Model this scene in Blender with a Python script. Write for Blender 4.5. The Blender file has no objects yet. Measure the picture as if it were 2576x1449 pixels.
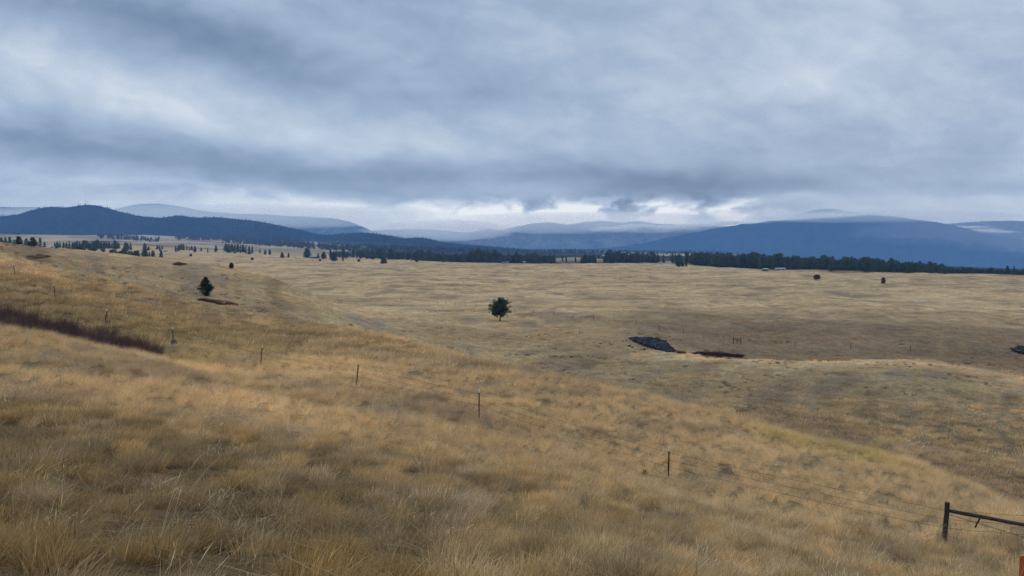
import bpy, math, random
import numpy as np
from mathutils import Vector

random.seed(7)
RNG = np.random.default_rng(11)
scene = bpy.context.scene
COL = scene.collection
PITCH = math.radians(3.4)
FPX = 773.0

# ------------------------------------------------------------------ helpers
def tag(o, label=None, cat=None, group=None, kind=None):
    if label: o['label'] = label
    if cat: o['category'] = cat
    if group: o['group'] = group
    if kind: o['kind'] = kind
    return o

def empty(name, loc=(0, 0, 0), rz=0.0):
    o = bpy.data.objects.new(name, None)
    o.empty_display_size = 0.3
    o.location = loc
    o.rotation_euler = (0, 0, rz)
    COL.objects.link(o)
    return o

def link_mesh(name, me, parent=None, loc=None):
    o = bpy.data.objects.new(name, me)
    COL.objects.link(o)
    if parent is not None: o.parent = parent
    if loc is not None: o.location = loc
    return o

def mesh_np(name, verts, faces, mats=(), smooth=False, mat_idx=None):
    """verts (N,3), faces (M,k) with one k"""
    me = bpy.data.meshes.new(name)
    verts = np.asarray(verts, dtype=np.float32)
    faces = np.asarray(faces, dtype=np.int32)
    M, k = faces.shape
    me.vertices.add(len(verts)); me.vertices.foreach_set('co', verts.ravel())
    me.loops.add(M * k); me.loops.foreach_set('vertex_index', faces.ravel())
    me.polygons.add(M)
    me.polygons.foreach_set('loop_start', np.arange(0, M * k, k, dtype=np.int32))
    me.polygons.foreach_set('loop_total', np.full(M, k, dtype=np.int32))
    for m in mats: me.materials.append(m)
    if mat_idx is not None: me.polygons.foreach_set('material_index', np.asarray(mat_idx, dtype=np.int32))
    me.polygons.foreach_set('use_smooth', np.full(M, bool(smooth)))
    me.update(calc_edges=True)
    me.validate()
    return me

def vattr(me, name, arr, typ='FLOAT'):
    a = me.attributes.new(name, typ, 'POINT')
    arr = np.asarray(arr, dtype=np.float32)
    if typ == 'FLOAT': a.data.foreach_set('value', arr.ravel())
    elif typ == 'FLOAT_COLOR': a.data.foreach_set('color', arr.ravel())
    elif typ == 'FLOAT_VECTOR': a.data.foreach_set('vector', arr.ravel())
    return a

class MB:
    """collects simple solids into one mesh"""
    def __init__(self): self.v = []; self.f = []
    def add(self, vs, fs):
        b = len(self.v); self.v += [tuple(p) for p in vs]; self.f += [[i + b for i in f] for f in fs]
    def box(self, c, s, rz=0.0):
        cx, cy, cz = c; x, y, z = s[0] / 2, s[1] / 2, s[2] / 2
        ca, sa = math.cos(rz), math.sin(rz)
        vs = []
        for dz in (-z, z):
            for dx, dy in ((-x, -y), (x, -y), (x, y), (-x, y)):
                vs.append((cx + dx * ca - dy * sa, cy + dx * sa + dy * ca, cz + dz))
        self.add(vs, [[3, 2, 1, 0], [4, 5, 6, 7], [0, 1, 5, 4], [1, 2, 6, 5], [2, 3, 7, 6], [3, 0, 4, 7]])
    def tube(self, pts, radii, n=8, jag=0.0, seed=0):
        r = random.Random(seed)
        rings = []
        pts = [Vector(p) for p in pts]
        for i, p in enumerate(pts):
            d = (pts[min(i + 1, len(pts) - 1)] - pts[max(i - 1, 0)]).normalized()
            a = d.cross(Vector((0.31, 0.92, 0.13)))
            if a.length < 1e-4: a = d.cross(Vector((1, 0, 0)))
            a.normalize(); b = d.cross(a)
            rad = radii[i] if isinstance(radii, (list, tuple)) else radii
            rings.append([p + (a * math.cos(t) + b * math.sin(t)) * rad * (1 + jag * r.uniform(-1, 1))
                          for t in [2 * math.pi * k / n for k in range(n)]])
        vs = [q for ring in rings for q in ring]
        fs = []
        for i in range(len(rings) - 1):
            for k in range(n):
                fs.append([i * n + k, i * n + (k + 1) % n, (i + 1) * n + (k + 1) % n, (i + 1) * n + k])
        fs.append(list(range(n))[::-1]); fs.append([(len(rings) - 1) * n + k for k in range(n)])
        self.add(vs, fs)
    def build(self, name, mat, parent=None, loc=None, smooth=False):
        me = bpy.data.meshes.new(name)
        me.from_pydata(self.v, [], self.f); me.materials.append(mat)
        if smooth: me.polygons.foreach_set('use_smooth', [True] * len(me.polygons))
        me.update()
        return link_mesh(name, me, parent, loc)

# numpy gradient noise -----------------------------------------------------
def _hash(ix, iy, seed):
    h = (ix.astype(np.int64) * 374761393 + iy.astype(np.int64) * 668265263 + seed * 1274126177) & 0xFFFFFFFF
    h = ((h ^ (h >> 13)) * 1274126177) & 0xFFFFFFFF
    return (h ^ (h >> 16)) & 0xFFFF

def noise2(x, y, seed=0):
    x = np.asarray(x, float); y = np.asarray(y, float)
    x0 = np.floor(x); y0 = np.floor(y); fx = x - x0; fy = y - y0
    def g(ix, iy, dx, dy):
        a = _hash(ix, iy, seed) * (2 * np.pi / 65536.0)
        return np.cos(a) * dx + np.sin(a) * dy
    ux = fx * fx * fx * (fx * (fx * 6 - 15) + 10); uy = fy * fy * fy * (fy * (fy * 6 - 15) + 10)
    n00 = g(x0, y0, fx, fy); n10 = g(x0 + 1, y0, fx - 1, fy)
    n01 = g(x0, y0 + 1, fx, fy - 1); n11 = g(x0 + 1, y0 + 1, fx - 1, fy - 1)
    return ((n00 * (1 - ux) + n10 * ux) * (1 - uy) + (n01 * (1 - ux) + n11 * ux) * uy) * 1.5

def fbm(x, y, seed=0, octv=4, lac=2.03, gain=0.5):
    s = 0; a = 1; f = 1; t = 0
    for i in range(octv):
        s = s + a * noise2(x * f + 17.3 * i, y * f - 9.1 * i, seed + i * 31); t += a; a *= gain; f *= lac
    return s / t

def sstep(a, b, x):
    t = np.clip((x - a) / (b - a), 0, 1); return t * t * (3 - 2 * t)

def pchip(xs, ys, x):
    xs = np.asarray(xs, float); ys = np.asarray(ys, float); x = np.asarray(x, float)
    h = np.diff(xs); d = np.diff(ys) / h
    m = np.zeros_like(ys)
    for i in range(1, len(xs) - 1):
        if d[i - 1] * d[i] > 0:
            w1 = 2 * h[i] + h[i - 1]; w2 = h[i] + 2 * h[i - 1]
            m[i] = (w1 + w2) / (w1 / d[i - 1] + w2 / d[i])
    m[0] = d[0]; m[-1] = d[-1]
    x = np.clip(x, xs[0], xs[-1])
    k = np.clip(np.searchsorted(xs, x, side='right') - 1, 0, len(xs) - 2)
    t = (x - xs[k]) / h[k]
    return (ys[k] * (1 + 2 * t) * (1 - t) ** 2 + m[k] * h[k] * t * (1 - t) ** 2
            + ys[k + 1] * t * t * (3 - 2 * t) + m[k + 1] * h[k] * t * t * (t - 1))

# survey: the photograph was used once to work out bearings (x) and drops (y) of real ground points
def drop(y):            # z / distance of a sight line
    return -math.tan(PITCH + math.atan((y / 2.5156 - 288) / FPX))
def bearing(x, y=700):  # X / Y of a sight line
    v = (y / 2.5156 - 288) / FPX
    return ((x / 2.5156 - 512) / FPX) / (math.cos(PITCH) - v * math.sin(PITCH))

# ------------------------------------------------------------------ terrain survey table
COLS = {
0:   [(.3,-1.65),(7,1449),(9.5,1335),(14,1212),(20,1100),(29,965),(42,828),(50,-6.6),(79,690),(97,664),(118,646),(140,-2.6),(165,632),(200,613),(400,-12),(600,-19),(800,-20),(1100,-14),(1500,620),(2000,611),(2800,600),(3600,590),(7000,60)],
322: [(.3,-1.65),(7.5,1449),(10.5,1340),(15,1228),(22,1108),(32,988),(46,892),(54,-8.4),(62.3,845),(80,768),(115,712),(140,-8.2),(175,700),(260,643),(400,-18),(560,-25),(750,-25),(1050,-19),(1500,626),(2100,616),(2900,606),(3700,593),(7000,50)],
644: [(.3,-1.65),(8,1449),(11.5,1350),(16.5,1245),(24,1137),(33.5,1030),(44,962),(48,938),(51.1,925),(70,860),(100,797),(135,-13.5),(165,765),(230,690),(330,-20),(440,-26.5),(600,-27.5),(1000,-25),(1500,639),(2200,632),(3000,618),(4000,604),(7000,40)],
966: [(.3,-1.65),(9,1449),(12.5,1368),(17,1275),(24,1172),(32,1080),(38,1022),(40.5,1006),(43.3,990),(58,920),(78,860),(125,-16.3),(160,845),(200,822),(230,-23.2),(280,778),(400,735),(650,-27.5),(1300,655),(1550,-34),(2600,-30),(4000,-15),(7000,20)],
1288:[(.3,-1.65),(10.5,1449),(14,1385),(18.5,1302),(24,1228),(30.5,1160),(34,1127),(36,1107),(38,1088),(48,1010),(60,940),(95,-17.0),(130,932),(165,885),(185,866),(240,808),(400,740),(600,-28),(1060,664),(1300,-36),(2500,-44),(4000,-50),(7000,-65)],
1610:[(.3,-1.65),(12,1449),(15.5,1390),(20,1325),(24.5,1275),(28.5,1237),(31,1215),(32,1205),(33.2,1195),(42,1090),(52,1010),(80,-17.5),(110,975),(165,888),(178,868),(240,803),(400,738),(600,-28),(1040,664),(1300,-37),(2500,-46),(4000,-54),(7000,-75)],
1932:[(.3,-1.65),(16,1449),(19,1405),(22.5,1358),(25.5,1320),(27.5,1298),(28.6,1287),(29.2,1281),(29.8,1275),(36.5,1175),(45,1090),(68,-18.2),(100,1015),(155,903),(172,-26.6),(200,857),(400,737),(560,-27.8),(810,680),(1050,-38),(2500,-55),(4000,-75),(7000,-125)],
2254:[(.3,-1.65),(19,1449),(21,1425),(23,1400),(24.5,1382),(25.7,1367),(26.3,1360),(26.7,1355),(27,1350),(33,1250),(40,1165),(62,-19.5),(95,1055),(155,902),(172,-26.5),(200,868),(390,742),(540,-28),(735,687),(980,-39),(2500,-75),(4000,-115),(7000,-195)],
2576:[(.3,-1.65),(20.5,1449),(21.5,1435),(22.5,1420),(23.3,1410),(24,1400),(24.4,1394),(24.7,1390),(25,1385),(28.5,1335),(33,1290),(52,-19.6),(80,1165),(140,950),(170,912),(200,882),(380,748),(520,-28),(685,695),(930,-40),(2500,-90),(4000,-150),(7000,-255)],
}
cu = np.array([(x / 2.5156 - 512) / FPX for x in COLS])
cY = np.array([[p[0] for p in c] for c in COLS.values()])
cZ = np.array([[p[1] if p[1] < 300 else drop(p[1]) * p[0] for p in c] for c in COLS.values()])
NU, NS = 301, 900
U_AX = np.linspace(-0.95, 0.95, NU)
S_AX = np.linspace(math.log(0.3), math.log(7000), NS)
Yu = np.stack([np.exp(pchip(cu, np.log(cY[:, k]), U_AX)) for k in range(cY.shape[1])], 1)
Zu = np.stack([pchip(cu, cZ[:, k], U_AX) for k in range(cY.shape[1])], 1)
TAB = np.zeros((NU, NS))
for i in range(NU):
    TAB[i] = pchip(Yu[i], Zu[i], np.exp(S_AX))
ker = np.exp(-np.linspace(-2, 2, 9) ** 2); ker /= ker.sum()      # soften the survey a little
TAB = np.apply_along_axis(lambda r: np.convolve(np.pad(r, 4, mode='edge'), ker, mode='valid'), 1, TAB)
BUMPS = [((1450 / 2.5156 - 512) / FPX * 1500, 1500, 75, 160, 9.0), ((1790 / 2.5156 - 512) / FPX * 1330, 1330, 95, 140, 8.0),
         ((2100 / 2.5156 - 512) / FPX * 1300, 1300, 120, 120, 6.0)]
EDGE_Y = lambda u: np.exp(np.interp(u, U_AX, np.log(Yu[:, 18])))
CREST_Y = lambda u: np.exp(np.interp(u, U_AX, np.log(Yu[:, 10])))

def base_h(X, Y):
    X = np.asarray(X, float); Y = np.asarray(Y, float)
    Yc = np.clip(Y, 0.31, 6990)
    u = np.clip(X / np.maximum(Yc, 2.0), -0.94, 0.94)
    a = (u - U_AX[0]) / (U_AX[1] - U_AX[0]); b = (np.log(Yc) - S_AX[0]) / (S_AX[1] - S_AX[0])
    i = np.clip(a.astype(int), 0, NU - 2); j = np.clip(b.astype(int), 0, NS - 2)
    fa = a - i; fb = b - j
    return (TAB[i, j] * (1 - fa) * (1 - fb) + TAB[i + 1, j] * fa * (1 - fb)
            + TAB[i, j + 1] * (1 - fa) * fb + TAB[i + 1, j + 1] * fa * fb)

def ground(X, Y):
    X = np.asarray(X, float); Y = np.asarray(Y, float)
    z = base_h(X, Y)
    near = sstep(1.5, 8, Y)
    z = z + near * (0.10 * noise2(X / 0.9, Y / 0.9, 3) + 0.16 * noise2(X / 2.7, Y / 2.7, 5)) * (1 - sstep(150, 320, Y))
    z = z + (0.12 + 0.25 * sstep(60, 90, Y)) * noise2(X / 11, Y / 11, 8) * sstep(15, 40, Y)
    z = z + (1.3 * noise2(X / 46, Y / 30, 9) + 0.5 * noise2(X / 17, Y / 13, 10)) * sstep(75, 130, Y) * (1 - sstep(260, 420, Y))
    # low mounds all over the plain
    m = sstep(190, 420, Y) * (1 - 0.6 * sstep(1500, 2600, Y))
    n1 = noise2(X / 42 + 0.4 * noise2(X / 90, Y / 90, 21), Y / 34, 12)
    n2 = noise2(X / 19, Y / 16, 14)
    n3 = noise2(X / 130, Y / 90, 15)
    z = z + m * (1.15 * np.abs(n1) ** 0.8 * np.sign(n1) + 0.4 * n2 + 1.1 * n3)
    for bx, by, br, bd, bh in BUMPS: z = z + bh * np.exp(-((X - bx) / br) ** 2 - ((Y - by) / bd) ** 2)
    # rolling fields far off
    z = z + sstep(1700, 2800, Y) * 7 * noise2(X / 420, Y / 330, 33)
    return z

def hit(x, y, lo=3.0, hi=6500):
    """first ground point along a sight line"""
    u = bearing(x, y); s = drop(y)
    Y = np.exp(np.linspace(math.log(lo), math.log(hi), 420))
    d = ground(u * Y, Y) - s * Y
    if not (d > 0).any(): return None
    k = int(np.argmax(d > 0))
    y_ = float(Y[k]) if k == 0 else float(Y[k - 1] + (Y[k] - Y[k - 1]) * (-d[k - 1]) / (d[k] - d[k - 1]))
    return float(u * y_), y_, float(ground(np.array([u * y_]), np.array([y_]))[0])

def at(x, Y):
    X = bearing(x) * Y
    return X, Y, float(ground(np.array([X]), np.array([float(Y)]))[0])

# ------------------------------------------------------------------ colours of the grassland
def lerp(a, b, t): return a + (b - a) * t[..., None]
C_GOLD = np.array((0.318, 0.213, 0.090)) * 1.06; C_TAN = np.array((0.400, 0.278, 0.142)) * 1.1
C_RUST = np.array((0.262, 0.182, 0.108)) * 1.08; C_GREY = np.array((0.285, 0.212, 0.142)) * 1.06
C_OLIVE = np.array((0.300, 0.218, 0.078)); C_PALE = np.array((0.632, 0.415, 0.208)) * 1.15
C_BROWN = np.array((0.200, 0.132, 0.075)); C_PLUM = np.array((0.098, 0.054, 0.044))

def grass_tint(X, Y):
    X = np.asarray(X, float); Y = np.asarray(Y, float)
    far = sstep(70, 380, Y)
    near = 1 - sstep(14, 45, Y)
    s = 1 + 2.5 * sstep(60, 250, Y)
    a = fbm(X / (4.2 * s), Y / (4.2 * s), 41, 3)
    b = fbm(X / (7.5 * s), Y / (6 * s), 43, 3)
    c = fbm(X / (3.0 * s), Y / (3.0 * s), 47, 3)
    e = fbm(X / (26 * s), Y / (18 * s), 49, 3)
    col = np.broadcast_to(C_TAN, X.shape + (3,)).copy()
    col = lerp(col, np.broadcast_to(C_GOLD, col.shape), np.clip(near * 0.75 + 0.25 * (1 - far), 0, 1) * 0.8)
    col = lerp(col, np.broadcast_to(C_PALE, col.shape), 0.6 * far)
    col = lerp(col, np.broadcast_to(C_GREY, col.shape), sstep(0.10, 0.42, a) * 0.75)
    col = lerp(col, np.broadcast_to(C_RUST, col.shape), sstep(0.08, 0.40, b) * 0.7)
    col = lerp(col, np.broadcast_to(C_BROWN, col.shape), sstep(0.12, 0.45, c) * 0.55 * (1 - 0.4 * far))
    col = lerp(col, np.broadcast_to(C_BROWN * 1.25, col.shape), sstep(0.05, 0.40, e) * (0.30 + 0.30 * (1 - sstep(55, 100, Y))))
    col = lerp(col, np.broadcast_to(C_PALE, col.shape), sstep(0.10, 0.45, -e) * 0.5 * (1 - near))
    # the slope to the right carries paler straw, the left corner older brown bunchgrass
    uu = X / np.maximum(Y, 1)
    rt = sstep(-.05, .45, uu + .12 * a) * (1 - sstep(CREST_Y(np.clip(uu, -.9, .9)) * .9, CREST_Y(np.clip(uu, -.9, .9)) * 1.05, Y))
    col = lerp(col, np.broadcast_to(np.array((.462, .330, .172)), col.shape), rt * .62)
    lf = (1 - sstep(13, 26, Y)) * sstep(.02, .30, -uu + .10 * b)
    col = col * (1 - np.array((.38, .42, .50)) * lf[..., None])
    # shade in the hollow beyond the spur, painted as a browner tint
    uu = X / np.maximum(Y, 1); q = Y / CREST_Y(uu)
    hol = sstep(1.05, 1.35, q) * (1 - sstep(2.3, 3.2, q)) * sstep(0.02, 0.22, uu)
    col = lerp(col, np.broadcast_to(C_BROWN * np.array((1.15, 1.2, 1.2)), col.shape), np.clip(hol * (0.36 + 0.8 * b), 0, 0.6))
    # light and shade of the relief painted in: pale rim, brown slope beyond
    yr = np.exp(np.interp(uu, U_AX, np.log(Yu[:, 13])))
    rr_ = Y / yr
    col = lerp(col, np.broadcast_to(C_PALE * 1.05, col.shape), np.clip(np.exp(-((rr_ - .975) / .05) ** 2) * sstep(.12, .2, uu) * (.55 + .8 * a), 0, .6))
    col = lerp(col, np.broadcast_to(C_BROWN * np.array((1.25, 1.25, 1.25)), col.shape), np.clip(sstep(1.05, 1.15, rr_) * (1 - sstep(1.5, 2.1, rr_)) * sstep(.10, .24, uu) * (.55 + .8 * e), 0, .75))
    # darker tussocky flank across the gully
    fl = sstep(60, 68, Y) * (1 - sstep(92, 124, Y)) * sstep(.06, .2, -uu)
    col = lerp(col, np.broadcast_to(C_BROWN * np.array((1.22, 1.20, 1.0)), col.shape), np.clip(fl * (.5 + .7 * c), 0, .8))
    # greener grass along the rim of the spur and in the gully
    u = X / np.maximum(Y, 1)
    rim = np.exp(-((Y / CREST_Y(u) - 1.0) / 0.05) ** 2) * sstep(0.25, 0.40, u) * (1 - sstep(0.44, 0.56, u))
    col = lerp(col, np.broadcast_to(C_OLIVE * 1.25, col.shape), np.clip(rim * 1.0, 0, 0.7))
    gul = np.exp(-((Y - 60) / 9) ** 2) * sstep(-0.62, -0.50, -np.abs(u + 0.48) - 0.4) 
    col = lerp(col, np.broadcast_to(C_OLIVE, col.shape), np.clip(gul, 0, 0.35))
    return col

# ------------------------------------------------------------------ material helper
class NT:
    def __init__(self, mat):
        self.t = mat.node_tree; self.t.nodes.clear()
    def n(self, typ, **kw):
        nd = self.t.nodes.new(typ)
        for k, v in kw.items():
            if k.startswith('i_'):
                key = k[2:]
                key = int(key) if key.isdigit() else key.replace('_', ' ')
                s = nd.inputs[key]
                if hasattr(v, 'is_output') or isinstance(v, bpy.types.NodeSocket): self.t.links.new(v, s)
                else: s.default_value = v
            else: setattr(nd, k, v)
        return nd
    def l(self, a, b): self.t.links.new(a, b)
    def math(self, op, a, b=0.0, c=None, clamp=False):
        nd = self.t.nodes.new('ShaderNodeMath'); nd.operation = op; nd.use_clamp = clamp
        for s, v in zip(nd.inputs, (a, b, c)):
            if v is None: continue
            if isinstance(v, bpy.types.NodeSocket): self.t.links.new(v, s)
            else: s.default_value = v
        return nd.outputs[0]
    def mix(self, f, a, b, blend='MIX'):
        nd = self.t.nodes.new('ShaderNodeMix'); nd.data_type = 'RGBA'; nd.blend_type = blend
        for s, v in ((nd.inputs[0], f), (nd.inputs[6], a), (nd.inputs[7], b)):
            if isinstance(v, bpy.types.NodeSocket): self.t.links.new(v, s)
            elif isinstance(v, (int, float)): s.default_value = v
            else: s.default_value = tuple(v) + ((1.0,) if len(v) == 3 else ())
        return nd.outputs[2]
    def ramp(self, f, stops, interp='LINEAR'):
        nd = self.t.nodes.new('ShaderNodeValToRGB'); cr = nd.color_ramp; cr.interpolation = interp
        while len(cr.elements) < len(stops): cr.elements.new(0.5)
        for el, (p, c) in zip(cr.elements, stops):
            el.position = p; el.color = tuple(c) + (1.0,) if not isinstance(c, (int, float)) else (c, c, c, 1)
        self.t.links.new(f, nd.inputs[0])
        return nd.outputs[0]

def new_mat(name):
    m = bpy.data.materials.new(name); m.use_nodes = True
    return m, NT(m)

def simple_mat(name, col, rough=0.85, var=0.25, scale=6.0, metallic=0.0, col2=None, bump=0.0):
    m, t = new_mat(name)
    tc = t.n('ShaderNodeTexCoord')
    nz = t.n('ShaderNodeTexNoise', i_Vector=tc.outputs['Object'], i_Scale=scale, i_Detail=5.0, i_Roughness=0.6)
    c2 = col2 if col2 else tuple(c * (1 - var) for c in col)
    f = t.ramp(nz.outputs[0], [(0.35, 0.0), (0.65, 1.0)])
    c = t.mix(f, c2, col)
    b = t.n('ShaderNodeBsdfPrincipled', i_Base_Color=c, i_Roughness=rough, i_Metallic=metallic)
    b.inputs['Specular IOR Level'].default_value = 0.5 if rough < 0.7 else 0.08
    if bump:
        bp = t.n('ShaderNodeBump', i_Height=nz.outputs[0], i_Strength=bump)
        t.l(bp.outputs[0], b.inputs['Normal'])
    o = t.n('ShaderNodeOutputMaterial'); t.l(b.outputs[0], o.inputs[0])
    return m

def blade_mat(name, use_inst=True, rough=0.6, transl=0.35, base=(0.3, 0.2, 0.1)):
    """dry blades: colour from the instance, varied blade by blade"""
    m, t = new_mat(name)
    if use_inst:
        at_ = t.n('ShaderNodeAttribute', attribute_type='INSTANCER', attribute_name='tint').outputs['Color']
    else:
        rgb = t.n('ShaderNodeRGB'); rgb.outputs[0].default_value = tuple(base) + (1,); at_ = rgb.outputs[0]
    bl = t.n('ShaderNodeAttribute', attribute_type='GEOMETRY', attribute_name='bl').outputs['Fac']
    c = t.mix(1.0, at_, t.n('ShaderNodeCombineColor', i_0=bl, i_1=bl, i_2=bl).outputs[0], 'MULTIPLY')
    d = t.n('ShaderNodeBsdfDiffuse', i_Color=c)
    tr = t.n('ShaderNodeBsdfTranslucent', i_Color=c)
    mx = t.n('ShaderNodeMixShader'); mx.inputs[0].default_value = transl
    t.l(d.outputs[0], mx.inputs[1]); t.l(tr.outputs[0], mx.inputs[2])
    o = t.n('ShaderNodeOutputMaterial'); t.l(mx.outputs[0], o.inputs[0])
    return m

M_GRASS = blade_mat('dry_grass')
M_TWIG = blade_mat('plum_twigs', transl=0.15)

# ground -----------------------------------------------------------------
def ground_material():
    m, t = new_mat('grassland')
    pos = t.n('ShaderNodeNewGeometry').outputs['Position']
    tint = t.n('ShaderNodeAttribute', attribute_name='tint').outputs['Color']
    def nz(sc, sx=1.0, sy=1.0, det=5.0, rough=0.6):
        mp = t.n('ShaderNodeMapping'); mp.inputs['Scale'].default_value = (sx, sy, 1)
        t.l(pos, mp.inputs['Vector'])
        return t.n('ShaderNodeTexNoise', i_Vector=mp.outputs[0], i_Scale=sc, i_Detail=det, i_Roughness=rough).outputs[0]
    fine = nz(2.6, det=4); mid = nz(0.35, 1.0, 1.0); big = nz(0.06, 0.7, 1.0); huge = nz(0.012, 0.8, 1.2)
    f1 = t.ramp(fine, [(0.28, 0.55), (0.72, 1.35)])
    f2 = t.ramp(mid, [(0.3, 0.72), (0.7, 1.24)])
    f3 = t.ramp(big, [(0.32, 0.80), (0.68, 1.16)])
    c = t.mix(1.0, tint, f1, 'MULTIPLY'); c = t.mix(1.0, c, f2, 'MULTIPLY'); c = t.mix(1.0, c, f3, 'MULTIPLY')
    # sparse weedy specks
    vo = t.n('ShaderNodeTexVoronoi', i_Vector=pos, i_Scale=0.55, i_Randomness=1.0)
    sp = t.ramp(vo.outputs['Distance'], [(0.10, 1.0), (0.24, 0.0)])
    gate = t.ramp(mid, [(0.52, 0.0), (0.62, 1.0)])
    c = t.mix(t.math('MULTIPLY', t.math('MULTIPLY', sp, gate), 0.55), c, (0.09, 0.055, 0.03))
    h = t.ramp(huge, [(0.42, 0.0), (0.62, 0.4)])
    c = t.mix(h, c, t.mix(1.0, c, (0.80, 0.74, 0.72), 'MULTIPLY'))
    b = t.n('ShaderNodeBsdfDiffuse', i_Color=c, i_Roughness=1.0)
    bp = t.n('ShaderNodeBump', i_Height=t.math('ADD', fine, t.math('MULTIPLY', mid, 1.5)), i_Strength=0.7, i_Distance=0.35)
    t.l(bp.outputs[0], b.inputs['Normal'])
    o = t.n('ShaderNodeOutputMaterial'); t.l(b.outputs[0], o.inputs[0])
    return m

def build_ground():
    g = np.concatenate([np.linspace(-1.5, -0.80, 22)[:-1], np.linspace(-0.80, 0.80, 470), np.linspace(0.80, 1.5, 22)[1:]])
    Yr = np.concatenate([[-40, -25, -14, -8, -5, -3, -1.5, -0.5], np.exp(np.linspace(math.log(0.5), math.log(7000), 900))])
    GX = (np.abs(Yr) * 0.0 + np.maximum(Yr, 0) + 6.0)[:, None] * g[None, :]
    GX[Yr < 0] = 30 * g[None, :] / 1.0 * (0.2 + 0.8 * np.minimum(1, (-Yr[Yr < 0])[:, None] / 25))
    GY = np.broadcast_to(Yr[:, None], GX.shape)
    Z = ground(GX, GY)
    back = GY < 0.5
    Z = np.where(back, Z - 0.06 * np.minimum(GY, 0.0) * 0, Z)
    R, Cn = GX.shape
    V = np.stack([GX, GY, Z], -1).reshape(-1, 3)
    idx = np.arange(R * Cn).reshape(R, Cn)
    F = np.stack([idx[:-1, :-1], idx[:-1, 1:], idx[1:, 1:], idx[1:, :-1]], -1).reshape(-1, 4)
    me = mesh_np('ground', V, F, [ground_material()], smooth=True)
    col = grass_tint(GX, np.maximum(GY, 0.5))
    # bare litter shows under the clumps close by
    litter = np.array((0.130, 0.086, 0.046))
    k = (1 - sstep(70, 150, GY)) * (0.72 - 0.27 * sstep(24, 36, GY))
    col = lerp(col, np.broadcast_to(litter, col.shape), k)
    # far land: stubble fields between dark woods
    fx = sstep(1500, 2300, GY)
    uu = GX / np.maximum(GY, 1)
    wood = sstep(-0.06, 0.06, 0.55 * noise2(GX / 420, GY / 260, 61) + 0.9 * sstep(-0.28, -0.10, uu) * (1 - 1.1 * np.exp(-((uu - 0.2) / 0.12) ** 2) * sstep(2400, 3200, GY)) + 0.9 * sstep(3700, 4200, GY) - 0.22)
    col = lerp(col, np.array((0.36, 0.28, 0.18)) * (0.72 + 0.5 * sstep(-0.05, 0.05, noise2(GX / 300, GY / 210, 88)))[..., None], 0.75 * fx)
    col = lerp(col, np.broadcast_to(np.array((0.030, 0.040, 0.026)), col.shape), fx * wood * 0.95)
    # beyond the edge of the plain the wooded river flat is dark
    u = GX / np.maximum(GY, 1)
    flat = sstep(1.01, 1.06, GY / EDGE_Y(np.clip(u, -.9, .9))) * (1 - sstep(1900, 2400, GY)) * sstep(-0.15, -0.02, u)
    col = lerp(col, np.broadcast_to(np.array((0.040, 0.042, 0.024)), col.shape), flat * 0.85)
    for bx, by, br, bd, bh in BUMPS:
        k = np.exp(-((GX - bx) / (br * 1.3)) ** 4 - ((GY - by + 20) / (bd * 0.8)) ** 4)
        col = lerp(col, np.broadcast_to(np.array((0.36, 0.29, 0.185)), col.shape), k)
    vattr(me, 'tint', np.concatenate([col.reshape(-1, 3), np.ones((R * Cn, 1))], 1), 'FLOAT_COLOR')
    o = link_mesh('ground', me)
    tag(o, 'dry rolling prairie falling from a grassy hillside to a wide plain', 'ground', kind='structure')
    return o
build_ground()

# ------------------------------------------------------------------ scattering with geometry nodes
def scatter(name, pts, rot, scl, tint, variant, sources, label, cat):
    me = bpy.data.meshes.new(name)
    pts = np.asarray(pts, np.float32)
    me.vertices.add(len(pts)); me.vertices.foreach_set('co', pts.ravel())
    vattr(me, 'rot', rot, 'FLOAT_VECTOR'); vattr(me, 'scl', scl, 'FLOAT')
    vattr(me, 'tint', np.concatenate([tint, np.ones((len(pts), 1))], 1), 'FLOAT_COLOR')
    a = me.attributes.new('var', 'INT', 'POINT'); a.data.foreach_set('value', np.asarray(variant, np.int32))
    o = link_mesh(name, me)
    ng = bpy.data.node_groups.new(name + '_scatter', 'GeometryNodeTree')
    ng.interface.new_socket('Geometry', in_out='INPUT', socket_type='NodeSocketGeometry')
    ng.interface.new_socket('Geometry', in_out='OUTPUT', socket_type='NodeSocketGeometry')
    N = ng.nodes; L = ng.links
    gi = N.new('NodeGroupInput'); go = N.new('NodeGroupOutput')
    join = N.new('GeometryNodeJoinGeometry')
    for s in sources:
        oi = N.new('GeometryNodeObjectInfo'); oi.inputs['Object'].default_value = s
        oi.inputs['As Instance'].default_value = True
        L.new(oi.outputs['Geometry'], join.inputs[0])
    def na(nm, typ):
        x = N.new('GeometryNodeInputNamedAttribute'); x.data_type = typ; x.inputs[0].default_value = nm
        return [s for s in x.outputs if s.enabled][0]
    iop = N.new('GeometryNodeInstanceOnPoints')
    L.new(gi.outputs[0], iop.inputs['Points']); L.new(join.outputs[0], iop.inputs['Instance'])
    iop.inputs['Pick Instance'].default_value = True
    L.new(na('var', 'INT'), iop.inputs['Instance Index'])
    e2r = N.new('FunctionNodeEulerToRotation'); L.new(na('rot', 'FLOAT_VECTOR'), e2r.inputs[0])
    L.new(e2r.outputs[0], iop.inputs['Rotation']); L.new(na('scl', 'FLOAT'), iop.inputs['Scale'])
    L.new(iop.outputs[0], go.inputs[0])
    md = o.modifiers.new('scatter', 'NODES'); md.node_group = ng
    return tag(o, label, cat, kind='stuff')

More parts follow.
